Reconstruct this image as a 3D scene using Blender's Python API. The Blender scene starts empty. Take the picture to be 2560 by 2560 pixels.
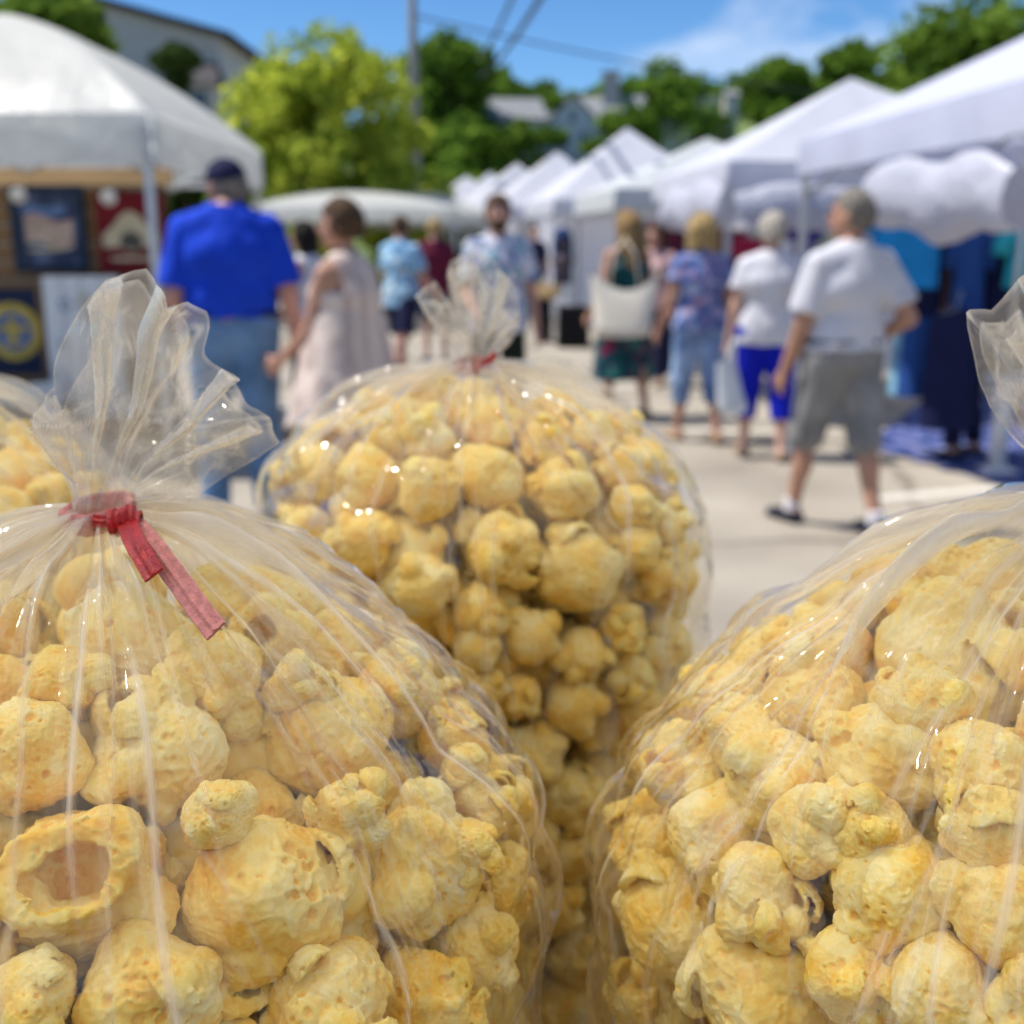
import bpy, bmesh, math, random
import numpy as np
from mathutils import Vector, Matrix, noise as mnoise

# ------------------------------------------------------------------ camera, sky, sun, exposure
SC = bpy.context.scene
COL = SC.collection
PITCH = 14.0
CAM = np.array([0.0, 0.0, 1.5])
FPX = 1280.0 / math.tan(math.radians(25.0))          # focal length in photo pixels (50 degree square frame)
cam_d = bpy.data.cameras.new('camera')
cam_d.sensor_width = 36.0
cam_d.lens = 18.0 / math.tan(math.radians(25.0))
cam_d.clip_start = 0.01
cam_d.clip_end = 3000.0
cam_d.dof.use_dof = True
cam_d.dof.focus_distance = 0.215
cam_d.dof.aperture_fstop = 15.0
cam_d.dof.aperture_blades = 0
cam_o = bpy.data.objects.new('camera', cam_d)
cam_o.location = CAM
cam_o.rotation_euler = (math.radians(90 - PITCH), 0, 0)
COL.objects.link(cam_o)
SC.camera = cam_o

SUN_AZ = -82.0        # degrees from straight ahead, negative = to the left
SUN_EL = 62.0
world = bpy.data.worlds.new('World')
SC.world = world
world.use_nodes = True
wn = world.node_tree.nodes
wl = world.node_tree.links
wn.clear()
w_out = wn.new('ShaderNodeOutputWorld')
w_bg = wn.new('ShaderNodeBackground')
w_sky = wn.new('ShaderNodeTexSky')
w_sky.sky_type = 'NISHITA'
w_sky.sun_disc = False
w_sky.sun_elevation = math.radians(SUN_EL)
w_sky.sun_rotation = math.radians(SUN_AZ)
w_sky.altitude = 1500
w_sky.air_density = 1.0
w_sky.dust_density = 0.0
w_sky.ozone_density = 4.0
w_bg.inputs['Strength'].default_value = 0.105
# thin summer clouds mixed over the sky by direction
w_tc = wn.new('ShaderNodeTexCoord')
w_map = wn.new('ShaderNodeMapping')
w_map.inputs['Scale'].default_value = (1.0, 1.0, 3.2)
w_map.inputs['Location'].default_value = (5.56, 3.0, 1.9)
w_no = wn.new('ShaderNodeTexNoise')
w_no.inputs['Scale'].default_value = 2.3
w_no.inputs['Detail'].default_value = 7
w_no.inputs['Roughness'].default_value = 0.55
w_no.inputs['Distortion'].default_value = 0.5
w_ramp = wn.new('ShaderNodeValToRGB')
w_ramp.color_ramp.elements[0].position = 0.56
w_ramp.color_ramp.elements[1].position = 0.80
w_mix = wn.new('ShaderNodeMixRGB')
w_mix.inputs['Color2'].default_value = (7.2, 7.5, 8.2, 1)
w_tint = wn.new('ShaderNodeMixRGB')
w_tint.blend_type = 'MULTIPLY'
w_tint.inputs['Fac'].default_value = 1.0
w_tint.inputs['Color2'].default_value = (0.78, 0.90, 1.0, 1)
wl.new(w_tc.outputs['Generated'], w_map.inputs['Vector'])
wl.new(w_map.outputs['Vector'], w_no.inputs['Vector'])
wl.new(w_no.outputs['Fac'], w_ramp.inputs['Fac'])
wl.new(w_ramp.outputs['Color'], w_mix.inputs['Fac'])
w_hs = wn.new('ShaderNodeHueSaturation')
w_hs.inputs['Saturation'].default_value = 1.16
w_hs.inputs['Value'].default_value = 0.95
wl.new(w_sky.outputs['Color'], w_hs.inputs['Color'])
wl.new(w_hs.outputs['Color'], w_tint.inputs['Color1'])
wl.new(w_tint.outputs['Color'], w_mix.inputs['Color1'])
wl.new(w_mix.outputs['Color'], w_bg.inputs['Color'])
wl.new(w_bg.outputs['Background'], w_out.inputs['Surface'])

sun_d = bpy.data.lights.new('sun', 'SUN')
sun_d.energy = 4.4
sun_d.angle = math.radians(0.53)
sun_d.color = (1.0, 0.95, 0.87)
sun_o = bpy.data.objects.new('sun', sun_d)
_az, _el = math.radians(SUN_AZ), math.radians(SUN_EL)
SUN_DIR = Vector((math.sin(_az) * math.cos(_el), math.cos(_az) * math.cos(_el), math.sin(_el)))
sun_o.rotation_euler = SUN_DIR.to_track_quat('Z', 'Y').to_euler()
sun_o.location = (-6, 5, 12)
COL.objects.link(sun_o)

SC.view_settings.view_transform = 'Standard'
SC.view_settings.look = 'None'
SC.view_settings.gamma = 1.0
SC.view_settings.exposure = 0.54
SC.render.engine = 'CYCLES'
SC.cycles.use_denoising = True
SC.cycles.use_adaptive_sampling = True
SC.cycles.adaptive_threshold = 0.015
SC.cycles.max_bounces = 9
SC.cycles.diffuse_bounces = 4
SC.cycles.glossy_bounces = 3
SC.cycles.transmission_bounces = 4
SC.cycles.transparent_max_bounces = 40
SC.cycles.caustics_reflective = False
SC.cycles.caustics_refractive = False
SC.cycles.sample_clamp_indirect = 6.0

# ------------------------------------------------------------------ pixel helpers
_p = math.radians(PITCH)
FWD = np.array([0, math.cos(_p), -math.sin(_p)])
UPV = np.array([0, math.sin(_p), math.cos(_p)])
RGT = np.array([1.0, 0, 0])

def ray(px, py):
    return FWD + RGT * ((px - 1280.0) / FPX) + UPV * ((1280.0 - py) / FPX)   # depth along the view axis = 1

def at_depth(px, py, d):
    return CAM + ray(px, py) * d

def at_y(px, py, y):
    r = ray(px, py)
    return CAM + r * (y / r[1])

def at_z(px, py, z=0.0):
    r = ray(px, py)
    return CAM + r * ((z - CAM[2]) / r[2])

def proj(p):
    v = np.asarray(p, float) - CAM
    d = v @ FWD
    return 1280 + FPX * (v @ RGT) / d, 1280 - FPX * (v @ UPV) / d, d

# ------------------------------------------------------------------ mesh helpers
def mesh_np(name, V, F, smooth=True):
    """V (n,3), F (m,3) or (m,4) arrays -> mesh"""
    V = np.ascontiguousarray(V, np.float32)
    F = np.ascontiguousarray(F, np.int32)
    me = bpy.data.meshes.new(name)
    k = F.shape[1]
    me.vertices.add(len(V)); me.vertices.foreach_set('co', V.ravel())
    me.loops.add(F.size); me.loops.foreach_set('vertex_index', F.ravel())
    me.polygons.add(len(F))
    me.polygons.foreach_set('loop_start', np.arange(0, F.size, k, dtype=np.int32))
    me.polygons.foreach_set('loop_total', np.full(len(F), k, np.int32))
    me.update(calc_edges=True)
    me.validate()
    if smooth:
        me.polygons.foreach_set('use_smooth', np.ones(len(me.polygons), bool))
    return me

def set_attr(me, name, vals):
    a = me.attributes.new(name, 'FLOAT', 'POINT')
    a.data.foreach_set('value', np.ascontiguousarray(vals, np.float32))

class MB:
    """collects boxes, tubes and quads and links them as ONE mesh object"""
    def __init__(s):
        s.v = []; s.f = []; s.sm = []
    def add(s, vs, fs, smooth=False):
        o = len(s.v)
        s.v += [tuple(float(c) for c in v) for v in vs]
        s.f += [tuple(i + o for i in f) for f in fs]
        s.sm += [smooth] * len(fs)
        return s
    def box(s, c, size, rz=0.0, M=None):
        hx, hy, hz = size[0] / 2, size[1] / 2, size[2] / 2
        R = M if M is not None else Matrix.Rotation(rz, 3, 'Z')
        vs = [Vector(c) + R @ Vector((x * hx, y * hy, z * hz)) for x in (-1, 1) for y in (-1, 1) for z in (-1, 1)]
        fs = [(0, 1, 3, 2), (4, 6, 7, 5), (0, 4, 5, 1), (2, 3, 7, 6), (0, 2, 6, 4), (1, 5, 7, 3)]
        return s.add(vs, fs)
    def tube(s, pts, rad, n=8, cap=True, smooth=True):
        pts = [Vector(p) for p in pts]
        rads = rad if isinstance(rad, (list, tuple)) else [rad] * len(pts)
        vs = []; fs = []
        for i, p in enumerate(pts):
            d = (pts[min(i + 1, len(pts) - 1)] - pts[max(i - 1, 0)]).normalized()
            a = d.orthogonal().normalized() if i == 0 else (a - d * a.dot(d)).normalized()
            b = d.cross(a)
            for k in range(n):
                t = 2 * math.pi * k / n
                vs.append(p + (a * math.cos(t) + b * math.sin(t)) * rads[i])
        for i in range(len(pts) - 1):
            for k in range(n):
                fs.append((i * n + k, i * n + (k + 1) % n, (i + 1) * n + (k + 1) % n, (i + 1) * n + k))
        if cap:
            fs.append(tuple(reversed(range(n))))
            fs.append(tuple((len(pts) - 1) * n + k for k in range(n)))
        return s.add(vs, fs, smooth)
    def grid(s, G, smooth=True, closed_u=False):
        """G[i][j] points"""
        nu, nv = len(G), len(G[0])
        vs = [p for row in G for p in row]
        fs = []
        for i in range(nu if closed_u else nu - 1):
            for j in range(nv - 1):
                i2 = (i + 1) % nu
                fs.append((i * nv + j, i2 * nv + j, i2 * nv + j + 1, i * nv + j + 1))
        return s.add(vs, fs, smooth)
    def build(s, name, mat, parent=None, loc=None):
        me = bpy.data.meshes.new(name)
        me.from_pydata(s.v, [], s.f)
        me.update()
        me.polygons.foreach_set('use_smooth', np.array(s.sm, bool))
        return link(name, me, mat, parent, loc)

def link(name, me, mat, parent=None, loc=None):
    o = bpy.data.objects.new(name, me)
    if mat is not None and me is not None and len(me.materials) == 0:
        me.materials.append(mat)
    COL.objects.link(o)
    if parent is not None:
        o.parent = parent
    if loc is not None:
        o.location = loc
    return o

def empty(name, loc=(0, 0, 0), rz=0.0):
    o = bpy.data.objects.new(name, None)
    o.empty_display_size = 0.1
    o.location = [float(c) for c in loc]
    o.rotation_euler = (0, 0, rz)
    COL.objects.link(o)
    return o

def tag(o, label, cat, group=None):
    o['label'] = label
    o['category'] = cat
    if group:
        o['group'] = group
    return o

def kind(o, k):
    o['kind'] = k
    return o

def copy_tree(o, parent=None):
    c = o.copy()
    COL.objects.link(c)
    c.parent = parent
    for ch in [x for x in bpy.data.objects if x.parent == o]:
        copy_tree(ch, c)
    return c

# ------------------------------------------------------------------ materials
def new_mat(name):
    m = bpy.data.materials.new(name)
    m.use_nodes = True
    nt = m.node_tree
    for n in list(nt.nodes):
        nt.nodes.remove(n)
    return m, nt.nodes, nt.links

def mat(name, col, rough=0.7, var=0.12, scale=6.0, bump=0.0, bscale=None, metal=0.0, col2=None, stretch=(1, 1, 1),
        detail=4, coord='Object', sheen=0.0, spec=0.5, lo=0.35, hi=0.65):
    m, N, L = new_mat(name)
    out = N.new('ShaderNodeOutputMaterial')
    b = N.new('ShaderNodeBsdfPrincipled')
    L.new(b.outputs[0], out.inputs[0])
    b.inputs['Roughness'].default_value = rough
    b.inputs['Metallic'].default_value = metal
    b.inputs['Specular IOR Level'].default_value = spec
    tc = N.new('ShaderNodeTexCoord')
    mp = N.new('ShaderNodeMapping'); mp.inputs['Scale'].default_value = stretch
    L.new(tc.outputs[coord], mp.inputs[0])
    no = N.new('ShaderNodeTexNoise'); no.inputs['Scale'].default_value = scale; no.inputs['Detail'].default_value = detail
    L.new(mp.outputs[0], no.inputs['Vector'])
    rp = N.new('ShaderNodeValToRGB')
    c2 = col2 if col2 else tuple(c * (1 - var) for c in col)
    rp.color_ramp.elements[0].position = lo; rp.color_ramp.elements[1].position = hi
    rp.color_ramp.elements[0].color = (*c2, 1)
    rp.color_ramp.elements[1].color = (*(col if col2 else tuple(min(1, c * (1 + var * .6)) for c in col)), 1)
    L.new(no.outputs['Fac'], rp.inputs[0])
    L.new(rp.outputs[0], b.inputs['Base Color'])
    if bump:
        n2 = N.new('ShaderNodeTexNoise'); n2.inputs['Scale'].default_value = bscale or scale * 3; n2.inputs['Detail'].default_value = 3
        L.new(mp.outputs[0], n2.inputs['Vector'])
        bp = N.new('ShaderNodeBump'); bp.inputs['Strength'].default_value = bump; bp.inputs['Distance'].default_value = 0.02
        L.new(n2.outputs['Fac'], bp.inputs['Height']); L.new(bp.outputs[0], b.inputs['Normal'])
    return m

def fabric_translucent(name, col, trans=0.35, rough=0.6, wr=6.0, bump=0.25):
    """tent cloth: diffuse plus light coming through"""
    m, N, L = new_mat(name)
    out = N.new('ShaderNodeOutputMaterial')
    d = N.new('ShaderNodeBsdfDiffuse'); t = N.new('ShaderNodeBsdfTranslucent'); g = N.new('ShaderNodeBsdfGlossy')
    g.inputs['Roughness'].default_value = 0.4
    tc = N.new('ShaderNodeTexCoord')
    no = N.new('ShaderNodeTexNoise'); no.inputs['Scale'].default_value = wr; no.inputs['Detail'].default_value = 3
    L.new(tc.outputs['Object'], no.inputs['Vector'])
    rp = N.new('ShaderNodeValToRGB')
    rp.color_ramp.elements[0].color = (*[c * 0.9 for c in col], 1); rp.color_ramp.elements[1].color = (*col, 1)
    L.new(no.outputs['Fac'], rp.inputs[0])
    bp = N.new('ShaderNodeBump'); bp.inputs['Strength'].default_value = bump; bp.inputs['Distance'].default_value = 0.05
    L.new(no.outputs['Fac'], bp.inputs['Height'])
    for x in (d, t):
        L.new(rp.outputs[0], x.inputs['Color']); L.new(bp.outputs[0], x.inputs['Normal'])
    L.new(bp.outputs[0], g.inputs['Normal'])
    mx = N.new('ShaderNodeMixShader'); mx.inputs[0].default_value = trans
    L.new(d.outputs[0], mx.inputs[1]); L.new(t.outputs[0], mx.inputs[2])
    m2 = N.new('ShaderNodeMixShader'); m2.inputs[0].default_value = 0.04
    L.new(mx.outputs[0], m2.inputs[1]); L.new(g.outputs[0], m2.inputs[2])
    L.new(m2.outputs[0], out.inputs[0])
    return m

# ------------------------------------------------------------------ numpy noise and implicit surfaces
_rs = np.random.RandomState(7)
_perm = _rs.permutation(256).astype(np.int32)
_perm = np.concatenate([_perm, _perm, _perm])
_grad = _rs.normal(size=(256, 3)).astype(np.float32)
_grad /= np.linalg.norm(_grad, axis=1)[:, None]

def perlin(P):
    P = np.asarray(P, np.float32)
    I = np.floor(P).astype(np.int32)
    f = P - I
    I &= 255
    u = f * f * f * (f * (f * 6 - 15) + 10)
    res = 0
    out = []
    for dx in (0, 1):
        for dy in (0, 1):
            for dz in (0, 1):
                h = _perm[_perm[_perm[(I[:, 0] + dx) & 255] + ((I[:, 1] + dy) & 255)] + ((I[:, 2] + dz) & 255)]
                g = _grad[h]
                n = g[:, 0] * (f[:, 0] - dx) + g[:, 1] * (f[:, 1] - dy) + g[:, 2] * (f[:, 2] - dz)
                w = (u[:, 0] if dx else 1 - u[:, 0]) * (u[:, 1] if dy else 1 - u[:, 1]) * (u[:, 2] if dz else 1 - u[:, 2])
                res = res + w * n
    return res

def surface_nets(D, org, h):
    """D (nx,ny,nz) signed field -> verts, quads"""
    nx, ny, nz = D.shape
    S = D < 0
    cnt = np.zeros((nx - 1, ny - 1, nz - 1), np.int8)
    for dx in (0, 1):
        for dy in (0, 1):
            for dz in (0, 1):
                cnt += S[dx:nx - 1 + dx, dy:ny - 1 + dy, dz:nz - 1 + dz]
    act = (cnt > 0) & (cnt < 8)
    idx = np.argwhere(act)
    vid = np.full(act.shape, -1, np.int64)
    vid[act] = np.arange(len(idx))
    corners = [(a, b, c) for a in (0, 1) for b in (0, 1) for c in (0, 1)]
    val = {c: D[idx[:, 0] + c[0], idx[:, 1] + c[1], idx[:, 2] + c[2]] for c in corners}
    acc = np.zeros((len(idx), 3)); num = np.zeros(len(idx))
    for c in corners:
        for ax in range(3):
            if c[ax] == 0:
                e = list(c); e[ax] = 1; e = tuple(e)
                a, b = val[c], val[e]
                m = (a < 0) != (b < 0)
                t = a[m] / (a[m] - b[m])
                p = np.tile(np.array(c, float), (m.sum(), 1)); p[:, ax] += t
                acc[m] += p; num[m] += 1
    V = org + h * (idx + acc / num[:, None])
    F = []
    for ax in range(3):
        o1, o2 = [(1, 2), (2, 0), (0, 1)][ax]
        A = np.take(S, range(0, S.shape[ax] - 1), ax); B = np.take(S, range(1, S.shape[ax]), ax)
        ed = np.argwhere(A != B)
        ok = (ed[:, o1] > 0) & (ed[:, o2] > 0) & (ed[:, o1] < act.shape[o1]) & (ed[:, o2] < act.shape[o2])
        ed = ed[ok]
        flip = ~A[ed[:, 0], ed[:, 1], ed[:, 2]]
        q = []
        for (s1, s2) in ((0, 0), (-1, 0), (-1, -1), (0, -1)):
            c = ed.copy(); c[:, o1] += s1; c[:, o2] += s2
            q.append(vid[c[:, 0], c[:, 1], c[:, 2]])
        q = np.stack(q, 1)
        q[flip] = q[flip][:, ::-1]
        F.append(q)
    F = np.concatenate(F)
    F = F[(F >= 0).all(1)]
    return V, F

def smin(a, b, k):
    h = np.clip(0.5 + 0.5 * (b - a) / k, 0, 1)
    return b + (a - b) * h - k * h * (1 - h)
TABLE_Z = 1.14
# ================================================================== the popcorn seller's own stall: table and canopy overhead
CANOPY = fabric_translucent('stall_canopy_cloth', (0.97, 0.92, 0.80), trans=0.80, wr=3)
# the weave of the cloth lets a little of the sun straight through
_n, _l = CANOPY.node_tree.nodes, CANOPY.node_tree.links
_o = next(n for n in _n if n.type == 'OUTPUT_MATERIAL'); _src = _o.inputs[0].links[0].from_socket
_t = _n.new('ShaderNodeBsdfTransparent'); _m = _n.new('ShaderNodeMixShader'); _m.inputs[0].default_value = 0.11
_l.new(_src, _m.inputs[1]); _l.new(_t.outputs[0], _m.inputs[2]); _l.new(_m.outputs[0], _o.inputs[0])
TABLECLOTH = mat('table_cloth', (0.46, 0.38, 0.28), rough=0.85, var=0.08, scale=20)
STEEL_W = mat('white_powder_coat', (0.75, 0.75, 0.75), rough=0.4, var=0.05)
t_ = empty('display_table', (0.0, 0.42, 0.0))
MB().box((0, 0, TABLE_Z - 0.0175), (1.9, 0.84, 0.03)).build('table_top', TABLECLOTH, t_)
for sx in (-0.88, 0.88):
    for sy in (-0.36, 0.36):
        MB().tube([(sx, sy, 0.0), (sx, sy, TABLE_Z - 0.033)], 0.016).build('leg', STEEL_W, t_)
tag(t_, 'display table under the popcorn bags', 'table')
c_ = empty('canopy_tent', (-0.3, -0.1, 0))
m = MB()
hx, hy, ze, zp = 1.7, 1.6, 2.35, 3.1
def hip(m, hx, hy, ze, zp, n=8, sag=0.06, cx=0, cy=0):
    """four hipped cloth panels sagging between peak and eaves"""
    cs = [(-hx, -hy), (hx, -hy), (hx, hy), (-hx, hy)]
    for k in range(4):
        a, b_ = cs[k], cs[(k + 1) % 4]
        G = []
        for i in range(n + 1):
            row = []
            for j in range(n + 1):
                t = i / n; s = j / n
                ex = a[0] + (b_[0] - a[0]) * s; ey = a[1] + (b_[1] - a[1]) * s
                sg = sag * math.sin(math.pi * t) * (0.4 + 0.6 * math.sin(math.pi * s))
                row.append((cx + ex * (1 - t), cy + ey * (1 - t), ze + (zp - ze) * t - sg))
            G.append(row)
        m.grid(G)
    return m
hip(m, hx, hy, ze, zp).build('canopy_roof', CANOPY, c_)
for sx in (-1, 1):
    for sy in (-1, 1):
        MB().tube([(sx * (hx - .02), sy * (hy - .02), 0), (sx * (hx - .02), sy * (hy - .02), ze - 0.005)], 0.02).build('leg', STEEL_W, c_)
tag(c_, "white canopy over the popcorn seller's table", 'canopy')

# unseen dark wall added behind the camera to cut film reflections
G = [[(-hx + 2 * hx * i / 24, -hy + .03 * math.sin(i * 1.4), 0.04 + (ze - .06) * j / 6) for j in range(7)] for i in range(25)]
MB().grid(G).build('blocker_wall', mat('blocker_wall_tan', (0.22, 0.17, 0.11), rough=0.8, var=0.2, scale=4), c_)
# ================================================================== the setting
def hill_z(x, y):
    t = np.clip((y - 42.0) / 75.0, 0, 1); t = t * t * (3 - 2 * t)
    u = np.clip((y - 26.0) / 30.0, 0, 1) * np.clip((-x - 5.0) / 9.0, 0, 1)
    w = np.clip((y - 22.0) / 40.0, 0, 1) * np.clip((x - 9.0) / 14.0, 0, 1)
    return 7.5 * t + 1.2 * u + 5.5 * w * w * (3 - 2 * w)

def ground_material():
    m, N, L = new_mat('worn_lot_and_grass')
    out = N.new('ShaderNodeOutputMaterial'); b = N.new('ShaderNodeBsdfPrincipled'); L.new(b.outputs[0], out.inputs[0])
    tc = N.new('ShaderNodeTexCoord')
    n1 = N.new('ShaderNodeTexNoise'); n1.inputs['Scale'].default_value = 0.9; n1.inputs['Detail'].default_value = 6
    n2 = N.new('ShaderNodeTexNoise'); n2.inputs['Scale'].default_value = 55; n2.inputs['Detail'].default_value = 4
    for n in (n1, n2): L.new(tc.outputs['Object'], n.inputs['Vector'])
    r1 = N.new('ShaderNodeValToRGB')
    r1.color_ramp.elements[0].position = 0.3; r1.color_ramp.elements[0].color = (0.27, 0.235, 0.185, 1)
    r1.color_ramp.elements[1].position = 0.7; r1.color_ramp.elements[1].color = (0.45, 0.40, 0.323, 1)
    L.new(n1.outputs['Fac'], r1.inputs[0])
    mx = N.new('ShaderNodeMixRGB'); mx.blend_type = 'MULTIPLY'; mx.inputs[0].default_value = 0.45
    r2 = N.new('ShaderNodeValToRGB'); r2.color_ramp.elements[0].color = (0.5, 0.5, 0.5, 1); r2.color_ramp.elements[0].position = 0.3; r2.color_ramp.elements[1].position = 0.7
    L.new(n2.outputs['Fac'], r2.inputs[0]); L.new(r1.outputs[0], mx.inputs[1]); L.new(r2.outputs[0], mx.inputs[2])
    ng = N.new('ShaderNodeTexNoise'); ng.inputs['Scale'].default_value = 0.6; ng.inputs['Detail'].default_value = 5
    L.new(tc.outputs['Object'], ng.inputs['Vector'])
    rg = N.new('ShaderNodeValToRGB'); rg.color_ramp.elements[0].color = (0.06, 0.10, 0.02, 1); rg.color_ramp.elements[1].color = (0.16, 0.22, 0.05, 1)
    L.new(ng.outputs['Fac'], rg.inputs[0])
    at = N.new('ShaderNodeAttribute'); at.attribute_name = 'grass'
    mg = N.new('ShaderNodeMixRGB'); L.new(at.outputs['Fac'], mg.inputs[0]); L.new(mx.outputs[0], mg.inputs[1]); L.new(rg.outputs[0], mg.inputs[2])
    vo = N.new('ShaderNodeTexVoronoi'); vo.feature = 'DISTANCE_TO_EDGE'; vo.inputs['Scale'].default_value = 0.42
    wv = N.new('ShaderNodeTexNoise'); wv.inputs['Scale'].default_value = 2.5; wv.inputs['Detail'].default_value = 4
    L.new(tc.outputs['Object'], wv.inputs['Vector'])
    av = N.new('ShaderNodeMixRGB'); av.inputs[0].default_value = 0.25; L.new(tc.outputs['Object'], av.inputs[1]); L.new(wv.outputs['Color'], av.inputs[2])
    L.new(av.outputs[0], vo.inputs['Vector'])
    rv = N.new('ShaderNodeValToRGB'); rv.color_ramp.elements[0].color = (0.35, 0.33, 0.30, 1); rv.color_ramp.elements[1].position = 0.016
    L.new(vo.outputs['Distance'], rv.inputs[0])
    mk = N.new('ShaderNodeMixRGB'); mk.blend_type = 'MULTIPLY'; mk.inputs[0].default_value = 0.8
    L.new(mg.outputs[0], mk.inputs[1]); L.new(rv.outputs[0], mk.inputs[2])
    L.new(mk.outputs[0], b.inputs['Base Color'])
    b.inputs['Roughness'].default_value = 0.9
    bp = N.new('ShaderNodeBump'); bp.inputs['Strength'].default_value = 0.3; bp.inputs['Distance'].default_value = 0.01
    L.new(n2.outputs['Fac'], bp.inputs['Height']); L.new(bp.outputs[0], b.inputs['Normal'])
    return m

gx = np.concatenate([np.linspace(-900, -60, 12), np.linspace(-50, 50, 51), np.linspace(60, 900, 12)])
gy = np.concatenate([np.linspace(-400, -10, 10), np.linspace(-5, 130, 70), np.linspace(150, 1500, 14)])
GX, GY = np.meshgrid(gx, gy, indexing='ij')
GZ = hill_z(GX, GY)
V = np.stack([GX, GY, GZ], -1).reshape(-1, 3)
nv = len(gy)
i, j = np.meshgrid(np.arange(len(gx) - 1), np.arange(nv - 1), indexing='ij')
F = np.stack([i * nv + j, (i + 1) * nv + j, (i + 1) * nv + j + 1, i * nv + j + 1], -1).reshape(-1, 4)
me = mesh_np('ground', V, F)
set_attr(me, 'grass', np.clip(GZ.reshape(-1) / 0.4, 0, 1))
kind(link('ground', me, ground_material()), 'structure')

PAINT = mat('line_paint', (0.62, 0.58, 0.50), rough=0.8, var=0.2, scale=14)
def line_px(a, b, w=0.11):
    """a painted bay line between two ground points"""
    A, B = at_z(*a), at_z(*b)
    d = (B - A); d[2] = 0; n = np.array([-d[1], d[0], 0]) / np.linalg.norm(d) * w / 2
    m = MB().add([A - n, A + n, B + n, B - n], [(0, 1, 2, 3)])
    m.v = [(x, y, 0.004) for x, y, z in m.v]
    kind(m.build('parking_line', PAINT), 'structure')
line_px((2190, 1248), (2700, 1205), 0.13)
line_px((1700, 1075), (2040, 1082), 0.13)
line_px((520, 1012), (790, 1018), 0.13)
line_px((1330, 962), (1700, 968), 0.13)
line_px((1300, 905), (1480, 902), 0.13)

# ------------------------------------------------------------------ trees
BARK = mat('bark', (0.09, 0.07, 0.05), rough=0.9, var=0.35, scale=8, bump=0.5)
def leaf_material(name, c1, c2, tr=0.35):
    m, N, L = new_mat(name)
    out = N.new('ShaderNodeOutputMaterial')
    at = N.new('ShaderNodeAttribute'); at.attribute_name = 'hue'
    rp = N.new('ShaderNodeValToRGB'); rp.color_ramp.elements[0].color = (*c1, 1); rp.color_ramp.elements[1].color = (*c2, 1)
    L.new(at.outputs['Fac'], rp.inputs[0])
    d = N.new('ShaderNodeBsdfDiffuse'); t = N.new('ShaderNodeBsdfTranslucent')
    L.new(rp.outputs[0], d.inputs[0]); L.new(rp.outputs[0], t.inputs[0])
    mx = N.new('ShaderNodeMixShader'); mx.inputs[0].default_value = tr
    L.new(d.outputs[0], mx.inputs[1]); L.new(t.outputs[0], mx.inputs[2]); L.new(mx.outputs[0], out.inputs[0])
    return m
LEAF_LIME = leaf_material('lime_leaves', (0.20, 0.30, 0.03), (0.66, 0.70, 0.10), 0.5)
LEAF_DARK = leaf_material('dark_leaves', (0.06, 0.13, 0.018), (0.21, 0.33, 0.045))
LEAF_MID = leaf_material('green_leaves', (0.08, 0.15, 0.02), (0.22, 0.33, 0.05))
LEAF_CON = leaf_material('conifer_needles', (0.03, 0.06, 0.015), (0.08, 0.12, 0.03))
LEAF_PURP = leaf_material('copper_leaves', (0.12, 0.07, 0.05), (0.22, 0.13, 0.09))

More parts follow.
